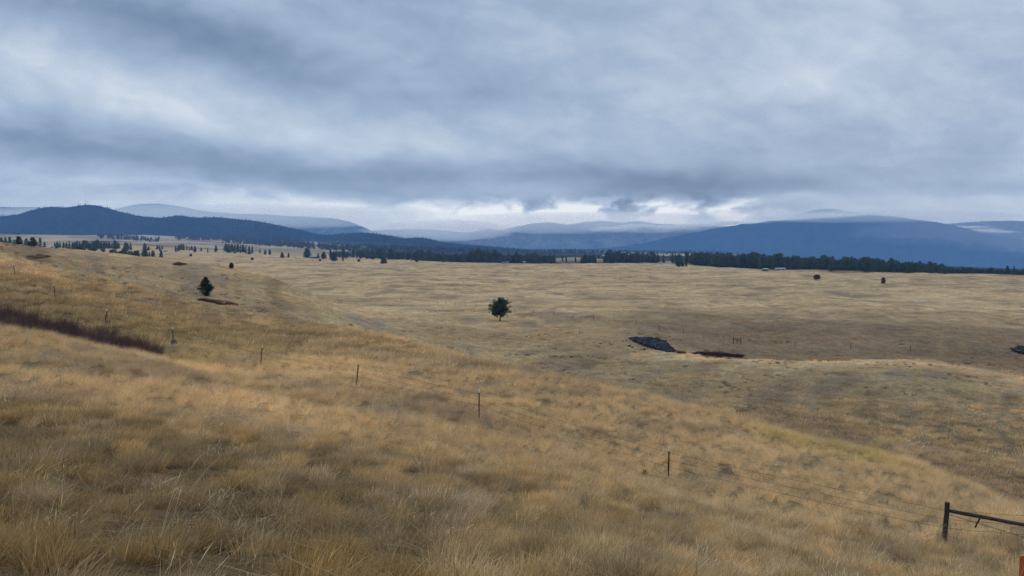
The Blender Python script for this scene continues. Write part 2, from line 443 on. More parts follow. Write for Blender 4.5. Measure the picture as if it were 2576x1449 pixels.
def blades(name, n, R, Lr, wind, spread, droop, width, segs=4, seed=0, mat=None, head=0.0, blr=(0.7, 1.3), flat=0.0):
    r = np.random.default_rng(seed)
    ang = r.uniform(0, 2 * np.pi, n); rad = R * np.sqrt(r.uniform(0, 1, n))
    bx, by = rad * np.cos(ang), rad * np.sin(ang)
    oa = ang + r.normal(0, 0.5, n)
    L = r.uniform(Lr[0], Lr[1], n)
    sp = spread * r.uniform(0.2, 1.0, n)
    dx = np.cos(oa) * sp + wind[0] * r.uniform(0.3, 1.2, n); dy = np.sin(oa) * sp + wind[1] * r.uniform(0.3, 1.2, n)
    dz = np.full(n, 1.0 - flat)
    nl = np.sqrt(dx ** 2 + dy ** 2 + dz ** 2); dx /= nl; dy /= nl; dz /= nl
    hb = np.stack([dx, dy], 1) + np.array(wind) * 0.6
    dr = droop * r.uniform(0.3, 1.3, n)
    wa = r.uniform(0, 2 * np.pi, n); wx, wy = np.cos(wa), np.sin(wa)
    w = width * r.uniform(0.6, 1.25, n)
    V = []; 
    for s in range(segs + 1):
        t = s / segs
        px = bx + L * (t * dx + t * t * dr * hb[:, 0]); py = by + L * (t * dy + t * t * dr * hb[:, 1])
        pz = L * (t * dz - t * t * dr * 0.55)
        ww = w * (1 - t) ** 0.6 if s < segs else w * 0.08
        if head and s == segs - 1: ww = w * head
        V.append(np.stack([px - wx * ww, py - wy * ww, pz], 1)); V.append(np.stack([px + wx * ww, py + wy * ww, pz], 1))
    V = np.stack(V, 1)               # n, 2(segs+1), 3
    k = 2 * (segs + 1)
    base = (np.arange(n) * k)[:, None, None]
    q = np.array([[2 * s, 2 * s + 1, 2 * s + 3, 2 * s + 2] for s in range(segs)])[None]
    F = (base + q).reshape(-1, 4)
    me = mesh_np(name, V.reshape(-1, 3), F, [mat or M_GRASS], smooth=True)
    bl = r.uniform(blr[0], blr[1], n); bl = np.repeat(np.where(r.uniform(0, 1, n) < .06, bl * 1.5, bl), k)
    vattr(me, 'bl', bl, 'FLOAT')
    return bpy.data.objects.new(name, me)   # only a source for scattering, never linked itself

WIND = (0.25, 0.05)
near_tufts = [blades('bunchgrass', 230, 0.12, (0.20, 0.60), WIND, 0.58, 0.42, 0.0013, 4, s, blr=(0.6, 1.5)) for s in range(4)]
near_tufts += [blades('bunchgrass_loose', 170, 0.20, (0.16, 0.54), WIND, 0.80, 0.52, 0.0013, 4, 10 + s, blr=(0.6, 1.5)) for s in range(3)]
litter_tufts = [blades('matted_grass', 80, 0.26, (0.12, 0.30), (0.2, 0.0), 1.5, 0.5, 0.0020, 3, 20 + s) for s in range(3)]
stalk_tufts = [blades('seed_stalks', 7, 0.10, (0.55, 0.90), (0.5, 0.05), 0.30, 0.40, 0.0014, 7, 30 + s, head=2.2, blr=(1.1, 1.7)) for s in range(4)]
seed_tufts = [blades('seed_heads', 16, 0.16, (0.35, 0.66), (0.30, 0.0), 0.45, 0.55, 0.0011, 6, 36 + s, head=4.0, blr=(1.4, 2.2)) for s in range(3)]
long_stalks = [blades('long_stalks', 6, 0.12, (0.95, 1.45), (0.85, 0.0), 0.35, 0.55, 0.0022, 9, 39 + s, head=1.3, blr=(1.3, 1.9)) for s in range(3)]
weed_tufts = [blades('weed_stems', 9, 0.07, (0.35, 0.75), (0.12, 0.0), 0.40, 0.15, 0.0022, 4, 60 + s, head=2.0) for s in range(3)]
mid_tufts = [blades('mid_clump', 120, 0.30, (0.18, 0.46), WIND, 0.55, 0.40, 0.0065, 3, 40 + s, blr=(0.75, 1.25)) for s in range(5)]
far_tufts = [blades('far_clump', 120, 0.85, (0.10, 0.28), WIND, 0.55, 0.40, 0.018, 2, 50 + s, blr=(0.8, 1.2)) for s in range(5)]

def frustum_points(Y0, Y1, dens, um=0.74, seed=0):
    r = np.random.default_rng(seed)
    area = um * (Y1 ** 2 - Y0 ** 2)
    n = int(area * dens)
    Y = np.sqrt(r.uniform(Y0 ** 2, Y1 ** 2, n)); X = r.uniform(-um, um, n) * Y
    return X, Y, r

def visible_mask(X, Y, tall=0.6, steps=56):
    """drop clumps hidden behind a crest"""
    u = X / Y; keep = np.ones(len(X), bool)
    top = (ground(X, Y) + tall) / Y
    for k in np.linspace(0.25, 0.97, steps):
        y = Y * k
        keep &= ~(base_h(u * y, y) - 0.4 > top * y)
    return keep

def add_grass(parts, name, label):
    P = []; Rt = []; S = []; T = []; Vr = []; src = []
    for (X, Y, r, sources, smin, smax, tintf, rot_full) in parts:
        keep = visible_mask(X, Y); X = X[keep]; Y = Y[keep]; n = len(X)
        z = ground(X, Y) - 0.02
        P.append(np.stack([X, Y, z], 1))
        rz = r.uniform(-np.pi, np.pi, n) if rot_full else r.normal(0, 0.8, n)
        Rt.append(np.stack([r.normal(0, 0.08, n), r.normal(0, 0.08, n), rz], 1))
        S.append(r.uniform(smin, smax, n)); T.append(tintf(X, Y, r))
        Vr.append(len(src) + r.integers(0, len(sources), n)); src = src + list(sources)
    print(name, sum(len(p) for p in P))
    # Join Geometry keeps the last link first, so count variants from the end
    return scatter(name, np.concatenate(P), np.concatenate(Rt), np.concatenate(S), np.concatenate(T),
                   np.concatenate(Vr), src, label, 'grass')

GRASS_GAIN = 1.55
def t_std(mul=1.0, mixto=None, k=0.0):
    def f(X, Y, r):
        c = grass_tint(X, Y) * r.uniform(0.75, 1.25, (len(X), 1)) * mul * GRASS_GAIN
        if mixto is not None: c = c * (1 - k) + np.array(mixto) * k
        return c
    return f

def clumped(X, Y, thr, seed, sc=1.1):
    return noise2(X / sc, Y / sc, seed) > thr

def build_grass():
    A = []
    # bunches: several tufts crowd round each root, bare litter between
    bx, by, r = frustum_points(3.2, 27, 1.9, 0.82, 1)
    size = r.uniform(0.55, 1.15, len(bx)); hue = r.normal(0, 1, len(bx)); bri = r.uniform(0.55, 1.2, len(bx))
    m = 11; n = len(bx)
    off = r.normal(0, 1, (n, m, 2)) * (0.15 * size)[:, None, None]
    X = (bx[:, None] + off[..., 0]).ravel(); Y = (by[:, None] + off[..., 1]).ravel()
    hz, bz = np.repeat(hue, m), np.repeat(bri, m)
    def bunch_tint(XX, YY, rr_):
        k = np.clip(((YY[:, None] if False else YY)), 0, 1e9)
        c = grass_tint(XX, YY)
        kx = np.round(XX * 1e4); ix = lookup
        h = hz[ix]; b = bz[ix]
        c = lerp(c, np.broadcast_to(C_GOLD * np.array((1.05, 1.0, .9)), c.shape), np.clip(h, 0, 1) * .7)
        c = lerp(c, np.broadcast_to(C_GREY * 1.1, c.shape), np.clip(-h - .2, 0, 1) * .4)
        return c * (b * rr_.uniform(.85, 1.15, len(XX)))[:, None] * GRASS_GAIN
    bare = fbm(X / 2.1, Y / 2.1, 83, 3) + r.normal(0, .06, len(X)) > -.09 + .08 * sstep(.05, .3, -X / Y) - .30 * sstep(14, 26, Y) - .2 * sstep(.0, .3, X / Y)
    X = X[bare]; Y = Y[bare]; hz = hz[bare]; bz = bz[bare]
    keep = visible_mask(X, Y); lookup = np.nonzero(keep)[0]
    A.append((X, Y, r, near_tufts, 0.6, 1.15, bunch_tint, False))
    X, Y, r = frustum_points(3.2, 27, 2.6, 0.80, 8)
    k = fbm(X / 2.1, Y / 2.1, 83, 3) > -.16; X = X[k]; Y = Y[k]
    A.append((X, Y, r, near_tufts[4:], 0.45, 0.85, t_std(0.85, C_GREY, 0.1), False))
    X, Y, r = frustum_points(3.2, 27, 5.0, 0.80, 2)
    A.append((X, Y, r, litter_tufts, 0.6, 1.2, t_std(0.55, np.array((.215, .150, .085)), 0.6), True))
    X, Y, r = frustum_points(3.2, 34, 1.1, 0.80, 3)
    k = clumped(X, Y, 0.05, 73, 2.5); A.append((X[k], Y[k], r, stalk_tufts, 0.7, 1.25, t_std(1.0, (0.50, 0.40, 0.24), 0.6), False))
    X, Y, r = frustum_points(6.5, 12.5, 1.8, 0.80, 14)
    k = (X / Y < -.18) & (noise2(X / 1.1, Y / 1.1, 95) > .12); A.append((X[k], Y[k], r, seed_tufts, 0.8, 1.2, t_std(1.0, (0.55, 0.45, 0.30), 0.7), False))
    X, Y, r = frustum_points(8.5, 14, 0.4, 0.80, 15)
    k = (np.abs(X / Y + .06) < .22) & (noise2(X / 1.6, Y / 1.6, 97) > .05); A.append((X[k], Y[k], r, long_stalks, 0.8, 1.15, t_std(1.0, (0.50, 0.40, 0.24), 0.6), False))
    X, Y, r = frustum_points(7, 55, .55, 0.80, 16)
    k = noise2(X / 2.4, Y / 2.4, 99) > .12; A.append((X[k], Y[k], r, weed_tufts, 0.7, 1.2, lambda X_, Y_, r_: np.array((.105, .072, .045)) * r_.uniform(.6, 1.5, (len(X_), 1)), False))
    X, Y, r = frustum_points(26, 60, 7.0, 0.74, 4)
    k = noise2(X / 1.0, Y / 1.0, 75) + 0.5 * noise2(X / 3.1, Y / 3.1, 76) + r.uniform(-.3, .3, len(X)) > -0.72; X = X[k]; Y = Y[k]
    A.append((X, Y, r, near_tufts[4:] + mid_tufts, 0.75, 1.35, t_std(), False))
    add_grass(A, 'grass', 'tall dry golden bunchgrass covering the hillside in front of the wire fence')
    B = []
    X, Y, r = frustum_points(60, 125, 2.0, 0.74, 5)
    k = noise2(X / 1.7, Y / 1.7, 78) + 0.4 * noise2(X / 6, Y / 6, 79) + r.uniform(-.3, .3, len(X)) > -0.15 + 1.2 * sstep(80, 125, Y); X = X[k]; Y = Y[k]
    B.append((X, Y, r, mid_tufts, 1.0, 1.9, t_std(), False))
    X, Y, r = frustum_points(100, 330, 0.40, 0.74, 6)
    k = noise2(X / 7, Y / 7, 77) + 0.8 * noise2(X / 30, Y / 22, 80) + r.uniform(-.5, .5, len(X)) > 0.25 + 0.8 * sstep(180, 330, Y); B.append((X[k], Y[k], r, far_tufts, 0.8, 1.5, t_std(0.82), False))
    X, Y, r = frustum_points(75, 210, .30, 0.74, 17)
    k = noise2(X / 14, Y / 10, 101) + .5 * noise2(X / 3.5, Y / 3.5, 102) > .46
    B.append((X[k], Y[k], r, mid_tufts[:3], 0.7, 1.2, lambda X_, Y_, r_: np.array((.165, .112, .068)) * r_.uniform(.6, 1.4, (len(X_), 1)), True))
    add_grass(B, 'grass', 'shorter pale brown grass beyond the fence and across the valley floor')
build_grass()

# ------------------------------------------------------------------ mountains
def forest_mat(name, c1, c2, s1, s2):
    m, t = new_mat(name)
    pos = t.n('ShaderNodeNewGeometry').outputs['Position']
    a = t.n('ShaderNodeTexNoise', i_Vector=pos, i_Scale=s1, i_Detail=6.0, i_Roughness=0.65).outputs[0]
    b = t.n('ShaderNodeTexNoise', i_Vector=pos, i_Scale=s2, i_Detail=3.0).outputs[0]
    c = t.mix(t.ramp(a, [(0.4, 0.0), (0.66, 1.0)]), c1, c2)
    c = t.mix(1.0, c, t.ramp(b, [(0.3, 0.6), (0.7, 1.35)]), 'MULTIPLY')
    d = t.n('ShaderNodeBsdfDiffuse', i_Color=c, i_Roughness=1.0)
    bp = t.n('ShaderNodeBump', i_Height=b, i_Strength=0.8, i_Distance=12.0); t.l(bp.outputs[0], d.inputs['Normal'])
    o = t.n('ShaderNodeOutputMaterial'); t.l(d.outputs[0], o.inputs[0])
    return m

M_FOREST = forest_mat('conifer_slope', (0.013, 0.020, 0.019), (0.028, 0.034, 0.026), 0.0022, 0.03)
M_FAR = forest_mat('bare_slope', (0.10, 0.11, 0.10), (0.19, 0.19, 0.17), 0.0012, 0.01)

MOUNTS = {}
def mountain(name, prof, D, depth, base_z, mat, label, rough=12, seed=0, front=0.5, nx=260, ny=70, ext=0.0):
    """a ridge: crest line from bearings and elevations, real depth to both sides, spurs and gullies"""
    xs = np.array([p[0] for p in prof], float); ys = np.array([p[1] for p in prof], float)
    us = np.array([(x / 2.5156 - 512) / FPX for x in xs])
    zc = np.array([drop(y) * D for y in ys])
    u = np.linspace(us[0], us[-1], nx)
    crest = pchip(us, zc, u)
    v = np.linspace(-1, 1, ny)
    X = u[None, :] * D + 0 * v[:, None]
    # crest wanders a little in depth
    wander = depth * 0.10 * noise2(u * 9, u * 0 + seed, seed)
    Y = D + wander[None, :] + v[:, None] * depth * np.where(v < 0, front, 1.0)[:, None]
    prof_v = np.where(v < 0, (1 - np.abs(v)) ** 1.15, (1 - np.abs(v)) ** 1.0)
    prof_v = prof_v * (1 - 0.25 * np.sin(np.pi * np.abs(v)) * 0)
    H = crest - base_z
    spur = 1 + 0.22 * noise2(X / (depth * 0.22), Y / (depth * 0.5), seed + 5) * np.sin(np.pi * np.clip(np.abs(v), 0, 1))[:, None]
    Z = base_z + H[None, :] * prof_v[:, None] * spur
    Z = Z + rough * fbm(X / 260, Y / 260, seed + 9, 4) * (np.sin(np.pi * np.clip(np.abs(v), 0, 1)) * 0.8 + 0.2)[:, None]
    # keep the sight line of the crest: scale for the change of distance
    Z = base_z + (Z - base_z) * 1.0
    V = np.stack([X * (Y / D), Y, np.where(v[:, None] == v[:, None], Z, Z)], -1).reshape(-1, 3)
    idx = np.arange(nx * ny).reshape(ny, nx)
    F = np.stack([idx[:-1, :-1], idx[:-1, 1:], idx[1:, 1:], idx[1:, :-1]], -1).reshape(-1, 4)
    me = mesh_np(name, V, F, [mat], smooth=True)
    o = link_mesh(name, me)
    tag(o, label, 'mountain', kind='structure')
    MOUNTS[label] = (V.reshape(ny, nx, 3), v)
    return o, V.reshape(ny, nx, 3)

m1, V1 = mountain('mountain', [(-700, 570), (-300, 560), (-120, 548), (0, 543), (50, 537), (85, 527), (130, 520), (165, 521), (195, 517), (225, 513), (245, 514), (270, 520),
    (310, 532), (350, 541), (400, 546), (420, 545), (450, 541), (500, 546), (540, 545), (600, 549), (660, 558), (720, 570), (770, 581), (805, 589),
    (830, 590), (870, 586), (920, 586), (980, 593), (1024, 599), (1055, 597), (1119, 610), (1181, 616), (1244, 622), (1290, 626), (1340, 633), (1420, 645), (1500, 660)],
    5200, 1500, -60, M_FOREST, 'dark blue forested ridge with a rounded summit behind the fields at left', rough=16, seed=2, front=0.75, nx=420)
m5, V5 = mountain('mountain', [(1350, 655), (1430, 640), (1500, 626), (1560, 619), (1610, 612), (1700, 593), (1750, 583), (1800, 573), (1860, 564), (1930, 556), (2000, 551), (2060, 547), (2120, 544), (2180, 541),
    (2230, 543), (2290, 549), (2340, 556), (2400, 568), (2450, 580), (2490, 590), (2530, 597), (2580, 604), (2700, 615), (3000, 630), (3300, 640)],
    13500, 4200, -400, M_FOREST, 'broad blue forested mountain rising behind the tree belt at right', rough=95, seed=4, front=0.8, nx=420, ny=110)
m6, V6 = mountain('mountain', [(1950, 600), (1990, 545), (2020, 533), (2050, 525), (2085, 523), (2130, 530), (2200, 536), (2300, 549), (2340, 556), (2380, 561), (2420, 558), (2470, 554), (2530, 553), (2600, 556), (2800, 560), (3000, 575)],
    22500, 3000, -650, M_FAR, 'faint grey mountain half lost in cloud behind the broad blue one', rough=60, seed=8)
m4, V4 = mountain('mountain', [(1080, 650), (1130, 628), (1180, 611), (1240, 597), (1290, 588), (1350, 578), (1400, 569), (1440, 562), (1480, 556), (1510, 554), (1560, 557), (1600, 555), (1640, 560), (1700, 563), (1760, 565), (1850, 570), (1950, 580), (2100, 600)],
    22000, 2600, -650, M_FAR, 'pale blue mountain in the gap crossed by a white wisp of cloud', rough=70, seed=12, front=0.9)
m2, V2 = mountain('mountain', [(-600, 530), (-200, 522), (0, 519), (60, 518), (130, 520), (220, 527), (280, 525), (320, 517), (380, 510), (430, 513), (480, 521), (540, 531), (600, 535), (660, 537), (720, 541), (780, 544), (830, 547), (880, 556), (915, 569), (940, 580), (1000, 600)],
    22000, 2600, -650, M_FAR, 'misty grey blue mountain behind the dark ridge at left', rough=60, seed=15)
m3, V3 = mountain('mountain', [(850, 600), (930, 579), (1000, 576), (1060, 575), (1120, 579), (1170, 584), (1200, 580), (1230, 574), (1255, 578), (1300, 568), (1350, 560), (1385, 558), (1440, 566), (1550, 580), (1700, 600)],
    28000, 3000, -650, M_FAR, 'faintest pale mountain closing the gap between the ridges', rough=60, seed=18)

# ------------------------------------------------------------------ air: haze, mist
def vol_mat(name, color, density, aniso=0.0, absorb=(1, 1, 1)):
    m, t = new_mat(name)
    v = t.n('ShaderNodeVolumePrincipled')
    v.inputs['Color'].default_value = tuple(color) + (1,)
    v.inputs['Density'].default_value = density
    v.inputs['Anisotropy'].default_value = aniso
    v.inputs['Absorption Color'].default_value = tuple(absorb) + (1,)
    o = t.n('ShaderNodeOutputMaterial'); t.l(v.outputs[0], o.inputs['Volume'])
    return m

def haze_box():
    mb = MB(); x0, x1, y0, y1, z0, z1 = -11500, 11500, -60, 9300, -520, 620
    mb.box(((x0 + x1) / 2, (y0 + y1) / 2, (z0 + z1) / 2), (x1 - x0, y1 - y0, z1 - z0))
    o = mb.build('haze', vol_mat('blue_air', (0.22, 0.47, 1.0), 6.7e-5, 0.0, (.42, .42, .42)))
    tag(o, 'thin blue haze over the whole valley', 'haze', kind='stuff')
haze_box()

def ellipsoid(name, c, s, mat, label, seed=0, lump=0.25, sub=4, cat='mist'):
    import bmesh
    bm = bmesh.new(); bmesh.ops.create_icosphere(bm, subdivisions=sub, radius=1.0)
    co = np.array([v.co[:] for v in bm.verts])
    n = fbm(co[:, 0] * 3.1 + co[:, 1] * 1.3 + seed, co[:, 2] * 2.2 - co[:, 1] * 1.7 + seed, seed, 4)
    co = co * (1 + lump * n)[:, None] * np.array(s)
    for v, p in zip(bm.verts, co): v.co = p
    me = bpy.data.meshes.new(name); bm.to_mesh(me); bm.free()
    me.materials.append(mat)
    o = link_mesh(name, me, loc=c)
    return tag(o, label, cat, kind='stuff')

def sky_pt(x, y, D): return (bearing(x, y) * D, D, drop(y) * D)
M_MIST = vol_mat('thin_mist', (.88, 1, .97), 9.0e-4)
M_CLOUD2 = vol_mat('thin_wisp', (1, 1, 1), 3.2e-3)
M_CLOUD = vol_mat('cloud_wisp', (1, 1, 1), 1.2e-2)
def puff(name, x, y, w_, h_, D, depth, mat, lab, seed, lump=.25, cat='mist'):
    k = D / FPX / 2.5156
    return ellipsoid(name, sky_pt(x, y, D), (w_ * k, depth, h_ * k), mat, lab, seed=seed, lump=lump, cat=cat)
for i, (x, y, w_, h_, lab) in enumerate([(1480, 560, 420, 28, 'pale mist hanging over the mountain in the gap'), (470, 545, 620, 34, 'pale mist behind the dark ridge at left'),
        (1110, 580, 190, 27, 'white mist filling the low gap between the ridges'), (2230, 545, 330, 20, 'grey mist behind the broad blue mountain')]):
    puff('mist', x, y, w_, h_, 18700, (650, 650, 950, 650)[i], M_MIST, lab, i * 3 + 1)
M_CAP = vol_mat('thin_cap', (.90, 1, .97), 4.0e-4)
puff('mist', 2120, 541, 480, 19, 12300, 700, M_CAP, 'thin cloud veiling the crest of the broad blue mountain', 31, .3)
puff('mist', 2560, 585, 420, 90, 12000, 500, vol_mat('rain_veil', (1, 1, 1), 1.7e-4), 'grey rain veil over the right shoulder of the broad blue mountain', 37, .3)
WISP = 'torn white wisp of low cloud clinging to the far mountains'
for i, (x, y, w_, h_) in enumerate([(1545, 577, 65, 6), (1600, 574, 60, 9), (1650, 577, 55, 8), (1690, 573, 75, 6), (1520, 580, 30, 2.5), (1575, 571, 22, 5), (1625, 569, 26, 4), (1760, 566, 70, 5), (1830, 560, 50, 5),
                                    (2060, 541, 60, 6), (2475, 579, 50, 4), (2430, 571, 55, 3.5), (2520, 583, 40, 3)]):
    tag(puff('cloud_wisp', x, y, w_, h_, 18800 + 120 * (i % 3), 130, M_CLOUD if x < 2000 else M_CLOUD2, WISP, i * 7 + 2, .8, 'cloud'), group='wisps of low cloud')
for i, (x, y, w_, h_) in enumerate([(1960, 551, 90, 4), (2040, 546, 80, 5), (2110, 541, 70, 5), (1880, 560, 60, 3), (2180, 538, 70, 3.5)]):
    tag(puff('cloud_wisp', x, y, w_, h_, 13300, 160, M_CAP2 if False else M_CLOUD2, WISP, i * 7 + 90, .8, 'cloud'), group='wisps of low cloud')

# ------------------------------------------------------------------ trees
def foliage_mat(name, c1, c2):
    m, t = new_mat(name)
    g = t.n('ShaderNodeTexCoord').outputs['Object']
    a = t.n('ShaderNodeTexNoise', i_Vector=g, i_Scale=1.1, i_Detail=3.0).outputs[0]
    oi = t.n('ShaderNodeObjectInfo').outputs['Random']
    c = t.mix(t.ramp(a, [(0.38, 0.0), (0.62, 1.0)]), c1, c2)
    v = t.math('ADD', 0.75, t.math('MULTIPLY', oi, 0.5))
    c = t.mix(1.0, c, t.n('ShaderNodeCombineColor', i_0=v, i_1=v, i_2=v).outputs[0], 'MULTIPLY')
    d = t.n('ShaderNodeBsdfDiffuse', i_Color=c); tr = t.n('ShaderNodeBsdfTranslucent', i_Color=c)
    mx = t.n('ShaderNodeMixShader'); mx.inputs[0].default_value = 0.2
    t.l(d.outputs[0], mx.inputs[1]); t.l(tr.outputs[0], mx.inputs[2])
    o = t.n('ShaderNodeOutputMaterial'); t.l(mx.outputs[0], o.inputs[0])
    return m
M_NEEDLE = foliage_mat('pine_needles', (0.022, 0.034, 0.023), (0.075, 0.100, 0.062))
M_BELT = foliage_mat('belt_conifer', (0.050, 0.070, 0.050), (0.135, 0.155, 0.095))
M_RUSSET = foliage_mat('russet_leaves', (0.085, 0.058, 0.022), (0.150, 0.105, 0.040))
M_BARK = simple_mat('bark', (0.085, 0.048, 0.030), 0.9, 0.4, 9.0)

def crown_tris(h, z0, prof, nb, per, clump, leaf, seed, notch=(), tip=0.0, droop=0.0, lean=(0, 0)):
    """leaf-sized faces gathered in clumps along unseen branches; uneven outline, open gaps"""
    r = np.random.default_rng(seed)
    C = []
    for i in range(nb):
        t = r.uniform(0, 1) ** 1.05
        az = r.uniform(0, 2 * np.pi)
        R = h * np.interp(t, [p[0] for p in prof], [p[1] for p in prof]) * r.uniform(0.60, 1.14)
        for (na, nw, t0, t1, k) in notch:
            if t0 < t < t1 and abs((az - na + np.pi) % (2 * np.pi) - np.pi) < nw: R *= k
        m = max(2, int(2 + R / (clump * 1.1)))
        for q in range(m):
            f = 0.25 + 0.75 * (q + r.uniform(0, 1)) / m
            z = z0 + (h - z0) * t + R * f * (tip - droop * f) + r.normal(0, clump * 0.8)
            C.append((R * f * np.cos(az) + lean[0] * z, R * f * np.sin(az) + lean[1] * z, min(z, h)))
    C = np.array(C)
    n = len(C) * per
    c = np.repeat(C, per, 0) + r.normal(0, clump * 0.55, (n, 3)) * np.array((1, 1, 0.75))
    a = r.normal(0, 1, (n, 3)); a /= np.linalg.norm(a, axis=1, keepdims=True)
    b = np.cross(a, r.normal(0, 1, (n, 3))); b /= np.linalg.norm(b, axis=1, keepdims=True)
    s = leaf * r.uniform(0.6, 1.4, (n, 1))
    V = np.stack([c - a * s, c + a * s * 0.7 + b * s * 0.45, c + a * s * 0.6 - b * s * 0.5], 1).reshape(-1, 3)
    V[:, 2] = np.maximum(V[:, 2], 0.02)
    return V, np.arange(n * 3).reshape(-1, 3)

def trunk_mb(h, r0, seed, limbs=6, z0=0.2, reach=0.25, lean=(0, 0)):
    rr = random.Random(seed); mb = MB()
    pts = [(rr.uniform(-.02, .02) * h * i / 6 + lean[0] * h * i / 6, rr.uniform(-.02, .02) * h * i / 6 + lean[1] * h * i / 6, h * 0.96 * i / 6 - (0.25 if i == 0 else 0)) for i in range(7)]
    mb.tube(pts, [r0 * 1.35] + [r0 * (1 - 0.15 * i) for i in range(1, 7)], 8)
    for k in range(limbs):
        t = z0 + (0.9 - z0) * (k + 0.5) / limbs; az = k * 2.4 + rr.uniform(0, 1)
        L = h * reach * (1.1 - t); z = h * t
        cx, cy = lean[0] * z, lean[1] * z
        mb.tube([(cx, cy, z), (cx + math.cos(az) * L * .5, cy + math.sin(az) * L * .5, z + L * .15), (cx + math.cos(az) * L, cy + math.sin(az) * L, z + L * .4)], [r0 * .3, r0 * .2, r0 * .06], 5)
    return mb

def tree_thing(name, loc, h, prof, z0, label, cat, group=None, nb=150, per=14, clump=0.3, leaf=0.16, seed=0, mat=None, r0=None, notch=(), tip=0.25, droop=0.1, rz=0.0, limbs=7, lean=(0, 0)):
    o = empty(name, loc, rz); tag(o, label, cat, group)
    trunk_mb(h, r0 or h * 0.022, seed, limbs, z0=max(0.15, z0 / h), lean=lean).build('trunk', M_BARK, o, smooth=True)
    V, F = crown_tris(h, z0, prof, nb, per, clump, leaf, seed, notch, tip, droop, lean)
    link_mesh('crown', mesh_np('crown', V, F, [mat or M_NEEDLE]), o)
    return o

def height_to(y, X, Y, z): return drop(y) * Y - z

P_LONE = [(0, .40), (.15, .49), (.4, .46), (.65, .42), (.85, .33), (.95, .22), (1, .10)]
x, y, z = hit(1258, 808, 130)
h = height_to(750, x, y, z)
tree_thing('pine_tree', (x, y, z), h, P_LONE, h * .235, 'lone dark round-crowned pine standing in the middle of the open valley floor', 'tree',
           nb=125, per=22, clump=.36, leaf=.14, seed=8, notch=[(math.pi, .9, .70, .97, .30), (0, .6, .88, 1.0, .5), (.3, .5, .45, .62, .6), (-1.2, .5, .1, .35, .6), (-1.9, .3, .35, .55, .6)], r0=.19, rz=0)
P_YOUNG = [(0, .22), (.06, .26), (.12, .20), (.18, .44), (.35, .40), (.55, .30), (.75, .19), (.9, .10), (1, .03)]
x, y, z = hit(518, 745, 120)
h = height_to(697, x, y, z)
tree_thing('fir_tree', (x, y, z), h, P_YOUNG, h * .04, 'young bushy green fir at the foot of the left hill above a plum thicket', 'tree',
           nb=190, per=12, clump=.13, leaf=.085, seed=5, tip=.22, droop=.0)
P_BUSH = [(0, .42), (.3, .55), (.6, .50), (.85, .33), (1, .12)]
def bush(bx, by, ty, label, w=1.0, mat=None, seed=0, cat='bush', Y=None, lo=150, name='bush', group=None, z0=0.05):
    p = at(bx, Y) if Y else hit(bx, by, lo)
    if p is None: return
    x, y, z = p
    h = height_to(ty, x, y, z)
    prof = [(a, b * w) for a, b in P_BUSH]
    s = h / 4.0
    return tree_thing(name, (x, y, z), h, prof, h * z0, label, cat, group, nb=90, per=12, clump=.34 * s, leaf=.17 * s, seed=seed, mat=mat, r0=.03 * h, limbs=4)
bush(582, 676, 661.5, 'small scraggy green bush on the crest of the left hill', .85, seed=21, lo=150)
bush(2055, 706, 691.5, 'wide russet bush with bare stems on the far plain at right', 1.3, M_RUSSET, seed=22, z0=.22)
bush(2222, 713.5, 698.5, 'narrow dark brown bush with a pointed top on the far plain', .75, M_RUSSET, seed=23)
bush(480, 645, 638.5, 'round dark bush alone on the pale far plain', 1.1, seed=24, lo=500)
bush(634.5, 654, 648, 'low wide dark bush on the pale plain beyond the hill spur', 1.5, seed=25, lo=500)
bush(805, 657, 651.3, 'small dark bush left of the round one on the far plain', 1.1, seed=26, lo=500)
bush(903, 658.5, 651.5, 'round dark bush nearest on the far plain before the tree belt', 1.2, seed=27, lo=500)
bush(936, 653, 647.8, 'small dark bush between two others before the tree belt', 1.1, seed=28, lo=500)
bush(787, 657, 655, 'tiny rusty bush on the far plain', 1.2, M_RUSSET, seed=29, lo=500)
bush(1048, 659, 650.5, 'grey brown bush at the right end of the scattered row', 1.3, M_RUSSET, seed=30, lo=500)
bush(1708, 672, 668, 'small yellowish bush below the dark oak clump', 1.2, M_RUSSET, seed=31, lo=500)
bush(1622, 1197, 1183, 'small dark dead shrub in the grass left of a fence post', .9, M_RUSSET, seed=32, lo=20)

# conifers far away: a few grown once, then copied tree by tree
def conifer_mesh(name, w, seed, nb=70, per=6, z0=.12, leaf=.035, top=.03, mats=None):
    prof = [(0, w * .8), (.2, w), (.5, w * .8), (.8, w * .45), (1, top)]
    V, F = crown_tris(1.0, z0, prof, nb, per, .045, leaf, seed, tip=.15, droop=.25)
    tb = MB(); tb.tube([(0, 0, -.06), (0, 0, .5), (0, 0, .95)], [.018, .012, .004], 5)
    tv = np.array(tb.v); tf = []
    for f in tb.f:
        for k in range(1, len(f) - 1): tf.append((f[0], f[k], f[k + 1]))
    tf = np.array(tf) + len(V)
    return mesh_np(name, np.concatenate([V, tv]), np.concatenate([F, tf]), mats or [M_BELT, M_BARK], mat_idx=[0] * len(F) + [1] * len(tf))
NARROW = [conifer_mesh('conifer', random.uniform(.15, .21), 100 + i) for i in range(6)]
BROAD = [conifer_mesh('pine', random.uniform(.27, .36), 120 + i, nb=95, z0=.10, top=.10) for i in range(5)]
ROUND = [conifer_mesh('round_pine', random.uniform(.42, .50), 140 + i, nb=120, z0=.08, top=.22, leaf=.04) for i in range(3)]

